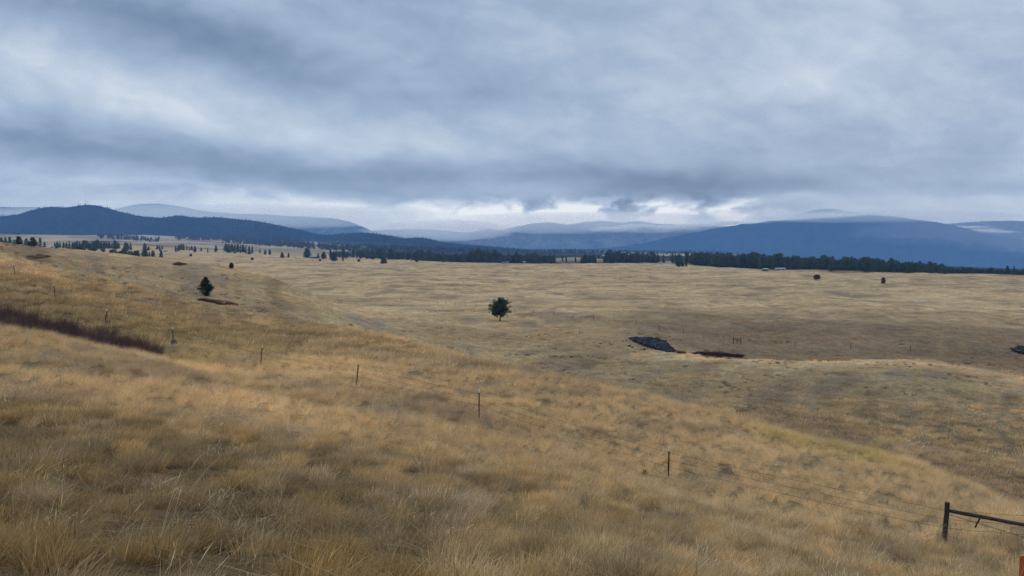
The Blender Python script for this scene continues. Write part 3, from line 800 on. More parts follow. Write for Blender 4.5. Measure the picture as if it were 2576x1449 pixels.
def far_tree(kind, x, Y, top, label, group, wide=None, name='pine_tree'):
    X, Yy, z = at(x, Y)
    h = height_to(top, X, Yy, z) * (.93 if Yy > 700 else 1)
    me = random.choice({'n': NARROW, 'b': BROAD, 'r': ROUND}[kind])
    o = link_mesh(name, me, loc=(X, Yy, z))
    w = wide or random.uniform(.85, 1.2)
    o.scale = (h * w, h * w, h); o.rotation_euler = (0, 0, random.uniform(0, 6.28))
    return tag(o, label, 'tree', group)

far_tree('r', 51, 224, 594.6, 'left one of two big round pines just behind the crest of the left hill', None)
far_tree('r', 86, 224, 597.6, 'right one of two big round pines just behind the crest of the left hill', None)
G1 = 'trees of the homestead row behind the left hill'
for x, t in [(6, 596), (17, 594), (28, 595), (38, 600), (70, 598), (104, 597), (115, 608), (141, 607), (147, 606.5), (154, 605), (163, 607), (170, 608), (177, 605), (186, 608), (192, 608), (197, 604), (203, 605), (213, 603), (217, 602), (222, 604), (228, 610), (236, 605), (241, 604), (247, 601.5), (252, 604), (258, 606), (265, 605), (271, 608), (277, 607), (284, 608), (292, 604), (296, 606), (301, 609), (318, 608), (323, 610), (331, 609)]:
    far_tree(random.choice('nbb'), x, random.uniform(1250, 1500), t + random.uniform(-.6, 1.2), 'dark tree in the uneven row around the homestead behind the left hill', G1)
G2 = 'loose trees along the near edge of the far left plain'
for x, t in [(199, 615), (206, 612), (212, 615), (230, 622), (236, 621), (261, 624), (281, 626), (286, 624), (293, 627), (303, 630), (311, 624), (316, 622), (327, 630), (334, 631), (341, 629), (347, 628)]:
    far_tree(random.choice('bbr'), x, random.uniform(780, 900), t, 'squat dark tree in the loose line just above the left hill crest', G2)
for x, t, k in [(365, 622, 'b'), (369, 624, 'b'), (378, 632, 'n'), (385, 628, 'n'), (389, 630, 'n'), (407, 628, 'b')]:
    far_tree(k, x, 1000, t, 'small dark tree in the short group right of the loose line on the far plain', 'short group of trees on the far plain')
G3 = 'tree clumps between the fields and the dark ridge'
for x, t in [(366, 611), (370, 612), (376, 618), (398, 616), (404, 617), (410, 617.5), (444, 616), (452, 614), (458, 611.5), (463, 613), (472, 618), (478, 620), (484, 617.5), (492, 618), (508, 622), (524, 623), (545, 616), (570, 611), (577, 612), (585, 614), (592, 613), (600, 612), (607, 615), (613, 613.5), (620, 617), (628, 619), (636, 618), (655, 625), (668, 627), (680, 626)]:
    far_tree(random.choice('nbb'), x, random.uniform(1350, 1600), t + random.uniform(-.6, .8), 'dark tree in the broken clumps between the pale plain and the dark ridge', G3)
for x, t, Y, k, lab in [(711, 634, 1250, 'r', 'dark bushy tree left of the green roofed barn'), (727, 635, 1250, 'b', 'small grey green tree left of the green roofed barn'),
                        (774, 623, 1350, 'r', 'tall round tree beside the green roofed barn'), (801, 635.5, 1250, 'b', 'single dark tree right of the green roofed barn'),
                        (815, 633, 1200, 'r', 'wide dark tree before the left end of the tree belt'), (832, 628, 1400, 'n', 'tall pointed conifer before the left end of the tree belt'),
                        (840, 634, 1150, 'r', 'dark spreading pine standing in front of the belt end'), (863, 645, 1150, 'b', 'low dark tree at the edge of the pale plain'),
                        (966, 645, 1050, 'r', 'dark square crowned bush tree alone before the belt')]:
    far_tree(k, x, Y, t, lab, None)

# the tree belt beyond the plain
TOPS = [(835, 629), (900, 628), (1000, 628), (1090, 632), (1150, 634), (1215, 629), (1300, 636), (1400, 641), (1500, 637), (1560, 634), (1650, 635), (1750, 635), (1900, 637), (2000, 643), (2150, 648), (2300, 656), (2400, 668), (2500, 674), (2600, 680)]
CLEAR = [(1402, 1462), (1500, 1520), (1655, 1700), (1716, 1735)]
def belt_top(x): return np.interp(x, [p[0] for p in TOPS], [p[1] for p in TOPS])
def belt_place(x, lo, hi, rr, spread):
    u = bearing(x); e = float(EDGE_Y(np.array([np.clip(u, -.9, .9)]))[0])
    Y = e * rr.uniform(lo, hi)
    X, Yy, z = at(x, Y)
    base_vis = 609 + 1e9 * 0
    t = belt_top(x) + spread * abs(rr.gauss(0, 1)) - (rr.random() < .16) * rr.uniform(1, 6) + 2.6 + 5.5 * float(noise2(np.array([x / 34.0]), np.array([.5]), 401)[0]) + 4 * float(noise2(np.array([x / 11.0]), np.array([.5]), 402)[0])
    h = drop(t) * Yy - z
    return X, Yy, z, h
rr = random.Random(5)
GB = 'conifers of the long tree belt beyond the plain'
n_ind = 0
xs_belt = [835 + (2590 - 835) * (i + .5) / 205 for i in range(205)]
for x in xs_belt:
    x += rr.uniform(-3, 3)
    if any(a < x < b for a, b in CLEAR) : continue
    X, Y, z, h = belt_place(x, 1.02, 1.17, rr, 9)
    h = min(max(h, 4), 27)
    me = rr.choice(NARROW[:3] + BROAD + BROAD)
    o = link_mesh('pine_tree', me, loc=(X, Y, z)); w = rr.uniform(.9, 1.35)
    o.scale = (h * w, h * w, h); o.rotation_euler = (0, 0, rr.uniform(0, 6.28))
    tag(o, 'dark green conifer in the front of the long tree belt beyond the plain', 'tree', GB); n_ind += 1
for x, t, Y, k, lab in [(1471, 640, 1080, 'r', 'big dark clump-like pine at the right side of the stubble rise'), (1483, 639, 1085, 'b', 'tall broad pine touching the big clump-like pine'),
                        (1462, 648, 1080, 'b', 'lower pine at the left foot of the big clump-like pine'), (1527, 638, 1075, 'n', 'slim tall conifer standing above its neighbours by the stubble rise'),
                        (1541, 645, 1075, 'b', 'broad conifer right of the slim tall one'), (1705, 656, 900, 'r', 'dark spreading oak-like tree at the near edge of the belt'),
                        (1716, 658, 900, 'r', 'right half of the spreading oak-like pair at the belt edge'), (1726, 663, 900, 'r', 'small round tree right of the oak-like pair'),
                        (2289, 668, 745, 'r', 'large dark round tree standing out before the belt at right'), (2280, 676, 745, 'r', 'lower dark bush tree leaning on the large round one')]:
    far_tree(k, x, Y, t, lab, None)

# everything further back in the belt and on the slopes reads as one mass
def forest_stuff():
    P = []; S = []; r2 = random.Random(9)
    for i in range(1500):
        x = r2.uniform(830, 2640)
        if any(a - 4 < x < b + 4 for a, b in CLEAR) and r2.random() < .9: continue
        X, Y, z, h = belt_place(x, 1.14, 1.42, r2, 3)
        P.append((X, Y, z)); S.append(min(max(h, 5), 24))
    # dark strips among the far fields and along the foot of the ridge
    for (x0, y0, x1, y1, th, n, lo) in [(245, 597, 400, 607, 7, 130, 1700), (440, 600, 640, 604, 9, 220, 1700), (560, 603, 780, 616, 16, 420, 1700), (0, 588, 110, 590, 3, 60, 2500),
                                        (250, 592, 330, 596, 3, 40, 2000), (380, 588, 640, 596, 7, 260, 2200), (640, 612, 900, 628, 12, 420, 1600), (900, 622, 1290, 634, 10, 500, 1700), (1290, 634, 2000, 640, 6, 420, 1700)]:
        for i in range(n):
            f = r2.random(); x = x0 + (x1 - x0) * f; y = y0 + (y1 - y0) * f + r2.uniform(-.5, .5) * th
            p = hit(x, y, lo)
            if p is None or p[1] > 6000: continue
            P.append(p); S.append(r2.uniform(8, 17))
    # crest of the dark ridge
    me_, v_ = MOUNTS['dark blue forested ridge with a rounded summit behind the fields at left']
    ny, nx, _ = me_.shape
    rng = np.random.default_rng(3)
    for i in range(5200):
        a = rng.uniform(0, nx - 1.001)
        b = (ny - 1) / 2 - abs(rng.normal(0, 5.5)) if rng.random() < .6 else rng.uniform(ny * .12, ny * .5)
        i0, j0 = int(b), int(a); fb, fa = b - i0, a - j0
        q = me_[i0, j0] * (1 - fb) * (1 - fa) + me_[i0 + 1, j0] * fb * (1 - fa) + me_[i0, j0 + 1] * (1 - fb) * fa + me_[i0 + 1, j0 + 1] * fb * fa
        P.append(tuple(q - np.array((0, 0, .5)))); S.append(rng.uniform(5, 11))
    n = len(P); rg = np.random.default_rng(4)
    src = [bpy.data.objects.new('forest_conifer', m) for m in NARROW[:4] + BROAD[:2]]
    scatter('forest', np.array(P), np.stack([np.zeros(n), np.zeros(n), rg.uniform(0, 6.28, n)], 1), np.array(S),
            np.ones((n, 3)) * .05, rg.integers(0, 6, n), src, 'dark conifer woods behind the belt and over the slopes of the ridge', 'forest')
forest_stuff()

# ------------------------------------------------------------------ plum thickets, talus
twig_src = [blades('twig_bush', 150, .45, (.55, 1.25), (.15, .02), .5, .15, .006, 3, 200 + s, mat=M_TWIG, blr=(.6, 1.5)) for s in range(3)]
low_twig = [blades('low_twigs', 130, .7, (.3, .7), (.15, .02), .6, .2, .012, 2, 210 + s, mat=M_TWIG, blr=(.6, 1.5)) for s in range(3)]
def thicket(poly_fn, n, srcs, smin, smax, label, seed, col=C_PLUM, lo=20, name='shrub_thicket'):
    r = np.random.default_rng(seed); P = []
    for i in range(n):
        p = poly_fn(r)
        if p is not None: P.append(p)
    P = np.array(P); m = len(P)
    tint = np.array(col)[None] * r.uniform(.7, 1.35, (m, 1)) + r.uniform(0, .012, (m, 3))
    return scatter(name, P, np.stack([r.normal(0, .1, m), r.normal(0, .1, m), r.normal(0, .6, m)], 1), r.uniform(smin, smax, m), tint,
                   r.integers(0, len(srcs), m), srcs, label, 'shrubs')
def gully(r):
    f = r.uniform(0, 1) ** .9
    x = -60 + 435 * f
    Y = np.interp(x, [-60, 0, 200, 322, 375], [47, 48, 51, 52, 51]) + r.beta(1.1, 1.7) * np.interp(x, [-60, 0, 200, 322, 375], [16, 14, 11, 8, 4])
    if noise2(np.array([x / 16.0]), np.array([Y / 1.6]), 91)[0] < -.30: return None
    return at(x, Y)
thicket(gully, 520, twig_src, .45, 1.5, 'long dark plum thicket of leafless shrubs filling the gully before the fence', 1)
def patch(x0, y0, x1, y1, th, lo, jit=.5):
    def f(r):
        t = r.uniform(0, 1); prof = math.sin(math.pi * min(max(t, .05), .95)) ** .7
        return hit(x0 + (x1 - x0) * t, y0 + (y1 - y0) * t + r.normal(0, .34) * th * prof, lo)
    return f
thicket(patch(505, 758, 592, 768, 7, 110), 100, low_twig, .5, .95, 'thin plum thicket in the hollow below the young fir', 2)
thicket(patch(1745, 890, 1868, 897, 9, 150), 190, low_twig, .5, 1.0, 'dark red thicket in the hollow right of the stone patch', 3, (.045, .024, .022))
thicket(patch(438, 665, 464, 665.5, 5, 120), 60, low_twig, .6, 1.0, 'small dark thicket high on the left hill knoll', 4)
thicket(patch(70, 647, 122, 648, 9, 90), 60, low_twig, .5, .9, 'sparse plum thicket near the crest of the left hill', 5, (.12, .075, .06))
thicket(patch(1690, 884, 1720, 889, 4, 150), 50, low_twig, .5, .8, 'rusty low brush at the lower end of the stone patch', 6, (.10, .05, .03))

M_ROCK = blade_mat('dark_basalt', False, transl=0.0, base=(0.044, 0.047, 0.054))
M_STONE = simple_mat('field_stone', (0.085, 0.080, 0.075), 0.9, 0.4, 5.0, bump=0.3)
def rock_np(r, s):
    """one angular stone: a jittered octahedron-ish block"""
    v = np.array([(1, 0, 0), (-1, 0, 0), (0, 1, 0), (0, -1, 0), (0, 0, 1), (0, 0, -1), (.6, .6, .6), (-.6, .6, .6), (.6, -.6, .6), (-.6, -.6, .6)], float)
    v = v * r.uniform(.75, 1.2, v.shape) * np.array((1, .9, .7)) * s
    f = np.array([(4, 8, 6), (4, 6, 7), (4, 7, 9), (4, 9, 8), (0, 6, 8), (2, 7, 6), (1, 9, 7), (3, 8, 9), (0, 2, 6), (2, 1, 7), (1, 3, 9), (3, 0, 8), (5, 2, 0), (5, 1, 2), (5, 3, 1), (5, 0, 3)])
    a = r.uniform(0, 6.28); c_, s_ = np.cos(a), np.sin(a)
    v = v @ np.array([[c_, -s_, 0], [s_, c_, 0], [0, 0, 1]])
    return v, f
def talus(poly, n, label, seed, smin=.12, smax=.42, lo=120):
    r = np.random.default_rng(seed); V = []; F = []; BL = []; b = 0
    px = np.array(poly, float); k = 0
    while k < n:
        x = r.uniform(px[:, 0].min() - 3, px[:, 0].max() + 3); y = r.uniform(px[:, 1].min() - 1, px[:, 1].max() + 1)
        ins = False; j = len(px) - 1
        for i in range(len(px)):
            if (px[i, 1] > y) != (px[j, 1] > y) and x < (px[j, 0] - px[i, 0]) * (y - px[i, 1]) / (px[j, 1] - px[i, 1]) + px[i, 0]: ins = not ins
            j = i
        if not ins and r.random() > .006: continue
        if noise2(np.array([x / 7.0]), np.array([y / 3.5]), seed + 60)[0] < -.62: continue
        k += 1
        p = hit(x, y, lo)
        if p is None: continue
        v, f = rock_np(r, r.uniform(smin, smax)); e_ = max(0, 1 - ((x - px[:, 0].mean()) / 62) ** 2 - ((y - px[:, 1].mean()) / 20) ** 2); V.append(v + np.array(p) + np.array((0, 0, .06 + .55 * e_))); BL.append(np.full(len(v), r.uniform(.35, 1.0) if r.random() < .88 else r.uniform(1.2, 2.6))); F.append(f + b); b += len(v)
    me = mesh_np('stones', np.concatenate(V), np.concatenate(F), [M_ROCK])
    vattr(me, 'bl', np.concatenate(BL), 'FLOAT')
    return tag(link_mesh('rubble', me), label, 'stones', kind='stuff')
talus([(1582, 852), (1606, 849), (1640, 852), (1668, 862), (1690, 876), (1704, 886), (1680, 886), (1650, 880), (1620, 872), (1596, 860)], 2000, 'patch of dark blue grey loose stones on the slope across the valley', 1)
talus([(2545, 884), (2560, 876), (2590, 874), (2610, 884), (2600, 894), (2570, 892)], 500, 'small patch of dark loose stones at the right edge', 2)

# ------------------------------------------------------------------ wire fence
M_STEEL = simple_mat('dark_steel', (0.020, 0.016, 0.015), 0.75, 0.35, 14, col2=(0.040, 0.026, 0.020))
M_WHITE = simple_mat('white_paint', (0.72, 0.73, 0.76), 0.6, 0.15, 20)
M_WIRE = simple_mat('rusty_wire', (0.075, 0.050, 0.038), 0.8, 0.3, 30)
M_WOOD = simple_mat('weathered_log', (0.060, 0.055, 0.050), 0.9, 0.5, 7, col2=(0.028, 0.025, 0.024), bump=0.5)
M_ORANGE = simple_mat('orange_plastic', (0.50, 0.105, 0.030), 0.55, 0.2, 9)
FX0, FY0, SX, SY = 0.5725 * 26, 26.0, -0.3150 * 26, 0.2534 * 26
SPOT = {0: 0, 1: 1, 2: 2.025, 3: 2.949, 4: 3.889, 5: 4.984, 6: 6.024, 7: 7.056}
def fpt(n):
    n = SPOT.get(n, n)
    X = FX0 + SX * n; Y = FY0 + SY * n
    return X, Y, float(ground(np.array([X]), np.array([Y]))[0])
fence = empty('wire_fence', fpt(4)); fo = Vector(fpt(4))
tag(fence, 'barbed wire fence on dark steel posts with white tips across the hillside', 'fence')
LEAN = {1: (.02, 0), 2: (.01, 0), 3: (.16, .02), 4: (.17, 0), 5: (-.02, 0), 6: (-.13, 0), 7: (-.12, 0), 8: (-.10, 0), 9: (.03, 0), 10: (-.02, 0)}
HP = 1.47
tops = {}
for n in range(1, 11):
    p = Vector(fpt(n)) - fo; l = LEAN[n]
    a = p + Vector((0, 0, -.35)); b = p + Vector((l[0], l[1], HP - .17)); c = p + Vector((l[0] * 1.12, l[1], HP))
    dirv = (b - a)
    mb = MB()
    for k in range(1):
        def bar(mbx, p0, p1, wx, wy, dx=0, dy=0):
            vs = []
            for q in (p0, p1):
                for ex, ey in ((-wx, -wy), (wx, -wy), (wx, wy), (-wx, wy)): vs.append((q.x + ex + dx, q.y + ey + dy, q.z))
            mbx.add(vs, [[3, 2, 1, 0], [4, 5, 6, 7], [0, 1, 5, 4], [1, 2, 6, 5], [2, 3, 7, 6], [3, 0, 4, 7]])
        bar(mb, a, b, .030, .006); bar(mb, a, b, .007, .026, 0, .032)
        for q in range(9):                                   # studs
            s_ = a.lerp(b, .28 + .08 * q); mb.box((s_.x, s_.y - .011, s_.z), (.022, .012, .018))
    po = mb.build('post', M_STEEL, fence)
    mt = MB(); bar(mt, b + Vector((0, 0, .001)), c, .031, .007); bar(mt, b + Vector((0, 0, .001)), c, .008, .027, 0, .034)
    mt.build('post_tip', M_WHITE, po)
    tops[n] = (p, l)
WH = (1.24, .93, .62)
for wi, hgt in enumerate(WH):
    pts = []
    for n in range(-1, 10):
        n1 = n + 1
        A = Vector(fpt(n if n >= 0 else -.28)) - fo; B = Vector(fpt(n1)) - fo
        for k in range(14):
            t = k / 14; q = A.lerp(B, t)
            sag = -.05 * 4 * t * (1 - t) * (1 if n >= 0 else .1)
            pts.append((q.x, q.y - .045, q.z + hgt + sag + .008 * math.sin(17 * t + n * 3 + wi)))
    mb = MB(); mb.tube(pts, .0050, 4)
    rb = random.Random(wi)
    for i in range(len(pts) - 1):                                   # barbs on the nearer spans
        if i > 14 * 4: break
        P0, P1 = Vector(pts[i]), Vector(pts[i + 1]); L = (P1 - P0).length; nb = int(L / .13)
        for k in range(nb):
            q = P0.lerp(P1, (k + .5) / nb); a_ = rb.uniform(0, 3.14)
            dv = Vector((math.cos(a_) * .2, math.cos(a_) * .3, math.sin(a_))) * .02
            mb.tube([q - dv, q + dv], .0028, 3)
    mb.build('wire', M_WIRE, fence)

# brace: log post, rail, twisted wire and the stick that tightens it
br = empty('fence_brace', fpt(0)); bo = Vector(fpt(0))
tag(br, 'weathered log brace with a rail and twist stick at the fence corner', 'fence brace')
def log(name, pts, rad, par, seed, n=12):
    mb = MB(); m = 7
    pp = [Vector(pts[0]).lerp(Vector(pts[1]), i / m) for i in range(m + 1)]
    rq = random.Random(seed)
    pp = [q + Vector((rq.uniform(-.006, .006), rq.uniform(-.006, .006), 0)) for q in pp]
    mb.tube(pp, [rad * (1.08 - .12 * i / m) for i in range(m + 1)], n, .05, seed)
    return mb.build(name, M_WOOD, par)
log('post', [(-.05, 0, -.4), (.03, 0, 1.52)], .082, br, 1)
e2 = Vector(fpt(-.30)) - bo
z_rail = 1.24
log('post', [(e2.x, e2.y, e2.z - .4), (e2.x + .02, e2.y, z_rail + .28)], .085, br, 2)
log('rail', [(.06, -.04, z_rail), (e2.x - .03, e2.y + .04, z_rail + .01)], .058, br, 3)
mb = MB()
w0 = Vector((.05, -.10, 1.12)); w1 = Vector((e2.x, e2.y - .1, e2.z + .28))
for s_ in (-1, 1): mb.tube([w0.lerp(w1, t / 12) + Vector((0, .01 * math.sin(t * 2.2) * s_, .012 * math.cos(t * 2.2) * s_)) for t in range(13)], .005, 4)
bw = mb.build('brace_wire', M_WIRE, br)
f = .27
q = w0.lerp(w1, f)
log('twist_stick', [(q.x - .10, q.y - .035, q.z - .14), (q.x + .10, q.y - .035, q.z + .30)], .026, br, 4, 8)

# stones hung and heaped at two posts
def boulder(n, off, s, label):
    X, Y, z = fpt(n); r = np.random.default_rng(int(n * 10)); V = []; F = []; b = 0
    import bmesh
    bm = bmesh.new(); bmesh.ops.create_icosphere(bm, subdivisions=3, radius=1)
    c = np.array([v.co[:] for v in bm.verts]); k = 1 + .28 * fbm(c[:, 0] * 1.7 + n, c[:, 1] * 1.7 + c[:, 2] * 1.3, int(n), 3)
    c = c * k[:, None] * np.array(s)
    for v, p in zip(bm.verts, c): v.co = p
    me = bpy.data.meshes.new('stone'); bm.to_mesh(me); bm.free(); me.materials.append(M_STONE)
    o = link_mesh('stone', me, loc=(X + off[0], Y + off[1], z + off[2])); tag(o, label, 'stone')
boulder(5, (.12, -.15, .28), (.22, .2, .26), 'grey stone hung low on the fence post right of the plum thicket')
boulder(6, (.05, -.15, .35), (.24, .2, .2), 'pale stone at the foot of the doubled fence post above the plum thicket')
X, Y, z = fpt(6)
sp = empty('steel_post', (X - .22, Y - .05, z)); tag(sp, 'short dark stake standing beside a leaning fence post above the thicket', 'stake')
mb = MB(); mb.tube([(0, 0, -.3), (.02, 0, .5), (.03, 0, .95)], .035, 6); mb.build('shaft', M_STEEL, sp)
mb = MB(); mb.tube([(.03, 0, .951), (.032, 0, 1.0)], .037, 6); mb.build('stake_cap', M_STEEL, sp)

# orange marker at the frame's right edge
Y = 12.0; X = bearing(2575, 1420) * Y; z = float(ground(np.array([X]), np.array([Y]))[0]); ht = drop(1397) * Y - z
om = empty('marker_post', (X, Y, z)); tag(om, 'bright orange flat marker post in the grass below the log brace', 'marker post')
mb = MB(); w = .055
prof = [(-w, .012), (-w * .55, -.008), (0, -.014), (w * .55, -.008), (w, .012), (w, .020), (w * .55, .002), (0, -.004), (-w * .55, .002), (-w, .020)]
vs = [(a, b, -.3) for a, b in prof] + [(a, b, ht - .03 * (abs(a) / w) ** 3) for a, b in prof]; m = len(prof)
mb.add(vs, [list(range(m))[::-1], [m + i for i in range(m)]] + [[i, (i + 1) % m, m + (i + 1) % m, m + i] for i in range(m)])
mb.build('blade', M_ORANGE, om)
mb = MB(); mb.box((0, -.019, ht - .62), (.085, .006, .10)); mb.build('sticker', M_WHITE, om)

# far fence across the valley
def far_brace(x, y, w, label, lo):
    X, Y, z = hit(x, y, lo); o = empty('fence_brace', (X, Y, z)); tag(o, label, 'fence brace')
    for s_ in (-1, 1):
        mb = MB(); mb.tube([(s_ * w / 2, 0, -.4), (s_ * w / 2 + .02, 0, .7), (s_ * w / 2, 0, 1.55)], .085, 7); mb.build('post', M_WOOD, o)
    mb = MB(); mb.tube([(-w / 2 + .1, 0, 1.32), (0, 0, 1.26), (w / 2 - .1, 0, 1.20)], .07, 7); mb.build('rail', M_WOOD, o)
far_brace(1854, 866, 1.9, 'small log brace on the far slope above the red thicket', 150)
far_brace(709, 741, 2.6, 'far log brace at the foot of the left hill on the plain', 300)
far_brace(718, 742, 2.0, 'second far log brace right beside the one at the left hill foot', 300)
FL = [hit(x, y, 150) for x, y in [(1009, 756), (1100, 764), (1170, 771), (1295, 787), (1393, 795), (1493, 803), (1600, 818), (1720, 840), (1854, 866), (2000, 873), (2140, 878), (2290, 884), (2420, 889)]]
ff = empty('wire_fence', FL[4]); tag(ff, 'faint thin wire fence running across the valley floor behind the lone pine', 'fence'); f0 = Vector(FL[4])
line = []
for a, b in zip(FL[:-1], FL[1:]):
    A, B = Vector(a), Vector(b); m = max(1, int((B - A).length / 9))
    for k in range(m):
        q = A.lerp(B, k / m); line.append((q.x, q.y, float(ground(np.array([q.x]), np.array([q.y]))[0])))
for q in line[:100]:
    mb = MB(); p = Vector(q) - f0; mb.tube([p + Vector((0, 0, -.3)), p + Vector((0, 0, .8)), p + Vector((.02, 0, 1.45))], .055, 5); mb.build('post', M_STEEL, ff)
for hgt in (.6, 1.2):
    mb = MB(); mb.tube([Vector(q) - f0 + Vector((0, -.06, hgt)) for q in line], .008, 3); mb.build('wire', M_WIRE, ff)

# ------------------------------------------------------------------ far buildings
M_WALLW = simple_mat('white_siding', (0.27, 0.275, 0.29), 0.7, 0.12, 1.5)
M_ROOFG = simple_mat('green_metal', (0.10, 0.20, 0.17), 0.5, 0.15, 1.0)
M_ROOFW = simple_mat('pale_metal', (0.27, 0.285, 0.32), 0.8, 0.1, 1.0)
M_ROOFD = simple_mat('dark_shingle', (0.06, 0.058, 0.06), 0.9, 0.3, 2.0)
M_WALLB = simple_mat('brown_boards', (0.13, 0.085, 0.06), 0.9, 0.3, 2.0)
M_GLASS = simple_mat('dark_window', (0.02, 0.025, 0.03), 0.2, 0.2, 1.0)
def house(name, x, y, Y, w, d, hw, hr, wallm, roofm, label, cat, rz=0.0):
    p = at(x, Y) if Y else hit(x, y, 500)
    X, Yy, z = p
    o = empty(name, (X, Yy, z), rz); tag(o, label, cat)
    mb = MB(); mb.add([(-w/2, -d/2, -1), (w/2, -d/2, -1), (w/2, d/2, -1), (-w/2, d/2, -1), (-w/2, -d/2, hw), (w/2, -d/2, hw), (w/2, d/2, hw), (-w/2, d/2, hw), (-w/2, 0, hw + hr - .05), (w/2, 0, hw + hr - .05)],
        [[0, 1, 5, 4], [1, 2, 6, 9, 5], [2, 3, 7, 6], [3, 0, 4, 8, 7], [4, 5, 9, 8], [6, 7, 8, 9]]); mb.build('wall', wallm, o)
    mb = MB(); e = .4
    mb.add([(-w/2 - e, -d/2 - e, hw - .1), (w/2 + e, -d/2 - e, hw - .1), (w/2 + e, 0, hw + hr), (-w/2 - e, 0, hw + hr), (w/2 + e, d/2 + e, hw - .1), (-w/2 - e, d/2 + e, hw - .1),
            (-w/2 - e, -d/2 - e, hw + .1), (w/2 + e, -d/2 - e, hw + .1), (w/2 + e, 0, hw + hr + .22), (-w/2 - e, 0, hw + hr + .22), (w/2 + e, d/2 + e, hw + .1), (-w/2 - e, d/2 + e, hw + .1)],
           [[6, 7, 8, 9], [9, 8, 10, 11], [1, 0, 3, 2], [2, 3, 5, 4], [0, 1, 7, 6], [4, 5, 11, 10], [1, 2, 8, 7], [2, 4, 10, 8], [3, 0, 6, 9], [5, 3, 9, 11]])
    mb.build('roof', roofm, o)
    nwin = max(2, int(w / 4))
    for k in range(nwin):
        mb = MB(); mb.box((-w/2 + w * (k + .5) / nwin, -d/2 - .03, hw * .55), (1.1, .08, 1.1)); mb.build('window', M_GLASS, o)
    return o
house('farm_house', 124, 0, 1330, 9, 6, 2.2, 1.8, M_WALLB, M_ROOFW, 'low farm house with a pale roof among the homestead trees', 'house')
house('shed', 418, 623.5, 1330, 5, 4, 2.4, 1.0, M_WALLW, M_ROOFW, 'white shed alone on the plain below the tree clumps', 'shed')
house('barn', 792, 0, 1330, 15, 8, 2.2, 2.0, M_WALLB, M_ROOFG, 'long barn with a green roof beside the tall round tree', 'barn')
house('large_house', 1522, 0, 1900, 15, 9, 9, 3.0, M_WALLB, M_ROOFW, 'large house with a bright pale roof above the tree belt', 'house')
house('long_building', 1962, 0, 785, 10, 4, 2.0, .5, M_WALLW, M_ROOFW, 'long low white building at the foot of the belt at right', 'building')
house('shed', 1925, 0, 800, 5, 4, 1.8, .8, M_WALLB, M_ROOFW, 'small shed with a pale blue roof left of the long white building', 'shed')
house('trailer_home', 1276, 0, 1065, 3.6, 2.4, 2.2, .4, M_WALLW, M_ROOFW, 'white trailer parked before the middle of the tree belt', 'trailer')
house('trailer_home', 1266, 0, 1068, 2.6, 2.4, 2.0, .4, M_WALLW, M_ROOFW, 'smaller white trailer left of the other before the tree belt', 'trailer')
house('shed', 1319, 0, 1062, 3.4, 3, 2.2, .6, M_WALLW, M_ROOFW, 'small white shed right of the two trailers before the belt', 'shed')
X, Y, z = at(136, 1320)
wt = empty('water_tank', (X, Y, z)); tag(wt, 'round white tank beside the low farm house', 'tank')
mb = MB(); mb.tube([(0, 0, -.3), (0, 0, 4.6)], 2.6, 20); mb.build('drum', M_WALLW, wt, smooth=False)
mb = MB(); mb.tube([(0, 0, 4.61), (0, 0, 5.2), (0, 0, 5.5)], [2.65, 1.5, .2], 20); mb.build('lid', M_ROOFW, wt)
# masts on the summit of the dark ridge
ridge, _v = MOUNTS['dark blue forested ridge with a rounded summit behind the fields at left']
for x, hh, lab in [(206, 34, 'thin radio mast left of the summit of the dark ridge'), (222, 38, 'taller radio mast on the summit of the dark ridge'), (225.5, 26, 'short radio mast at the right of the taller one')]:
    a = int(np.argmin(np.abs(ridge[34, :, 0] / ridge[34, :, 1] - bearing(x))))
    p = ridge[34, a]
    o = empty('radio_mast', tuple(p)); tag(o, lab, 'mast')
    mb = MB()
    for sx_, sy_ in ((-1.2, -1), (1.2, -1), (0, 1.2)): mb.tube([(sx_, sy_, -2), (sx_ * .3, sy_ * .3, hh)], .45, 4)
    for k in range(1, 6): mb.box((0, 0, hh * k / 6), (2.2 - .3 * k, 2.0 - .3 * k, .4))
    mb.build('lattice', M_STEEL, o)
    mb = MB(); mb.tube([(0, -.9, hh * .8 - 1.4), (0, -1.1, hh * .8 + 1.4)], [1.3, 1.3], 10); mb.build('dish', M_ROOFW, o)

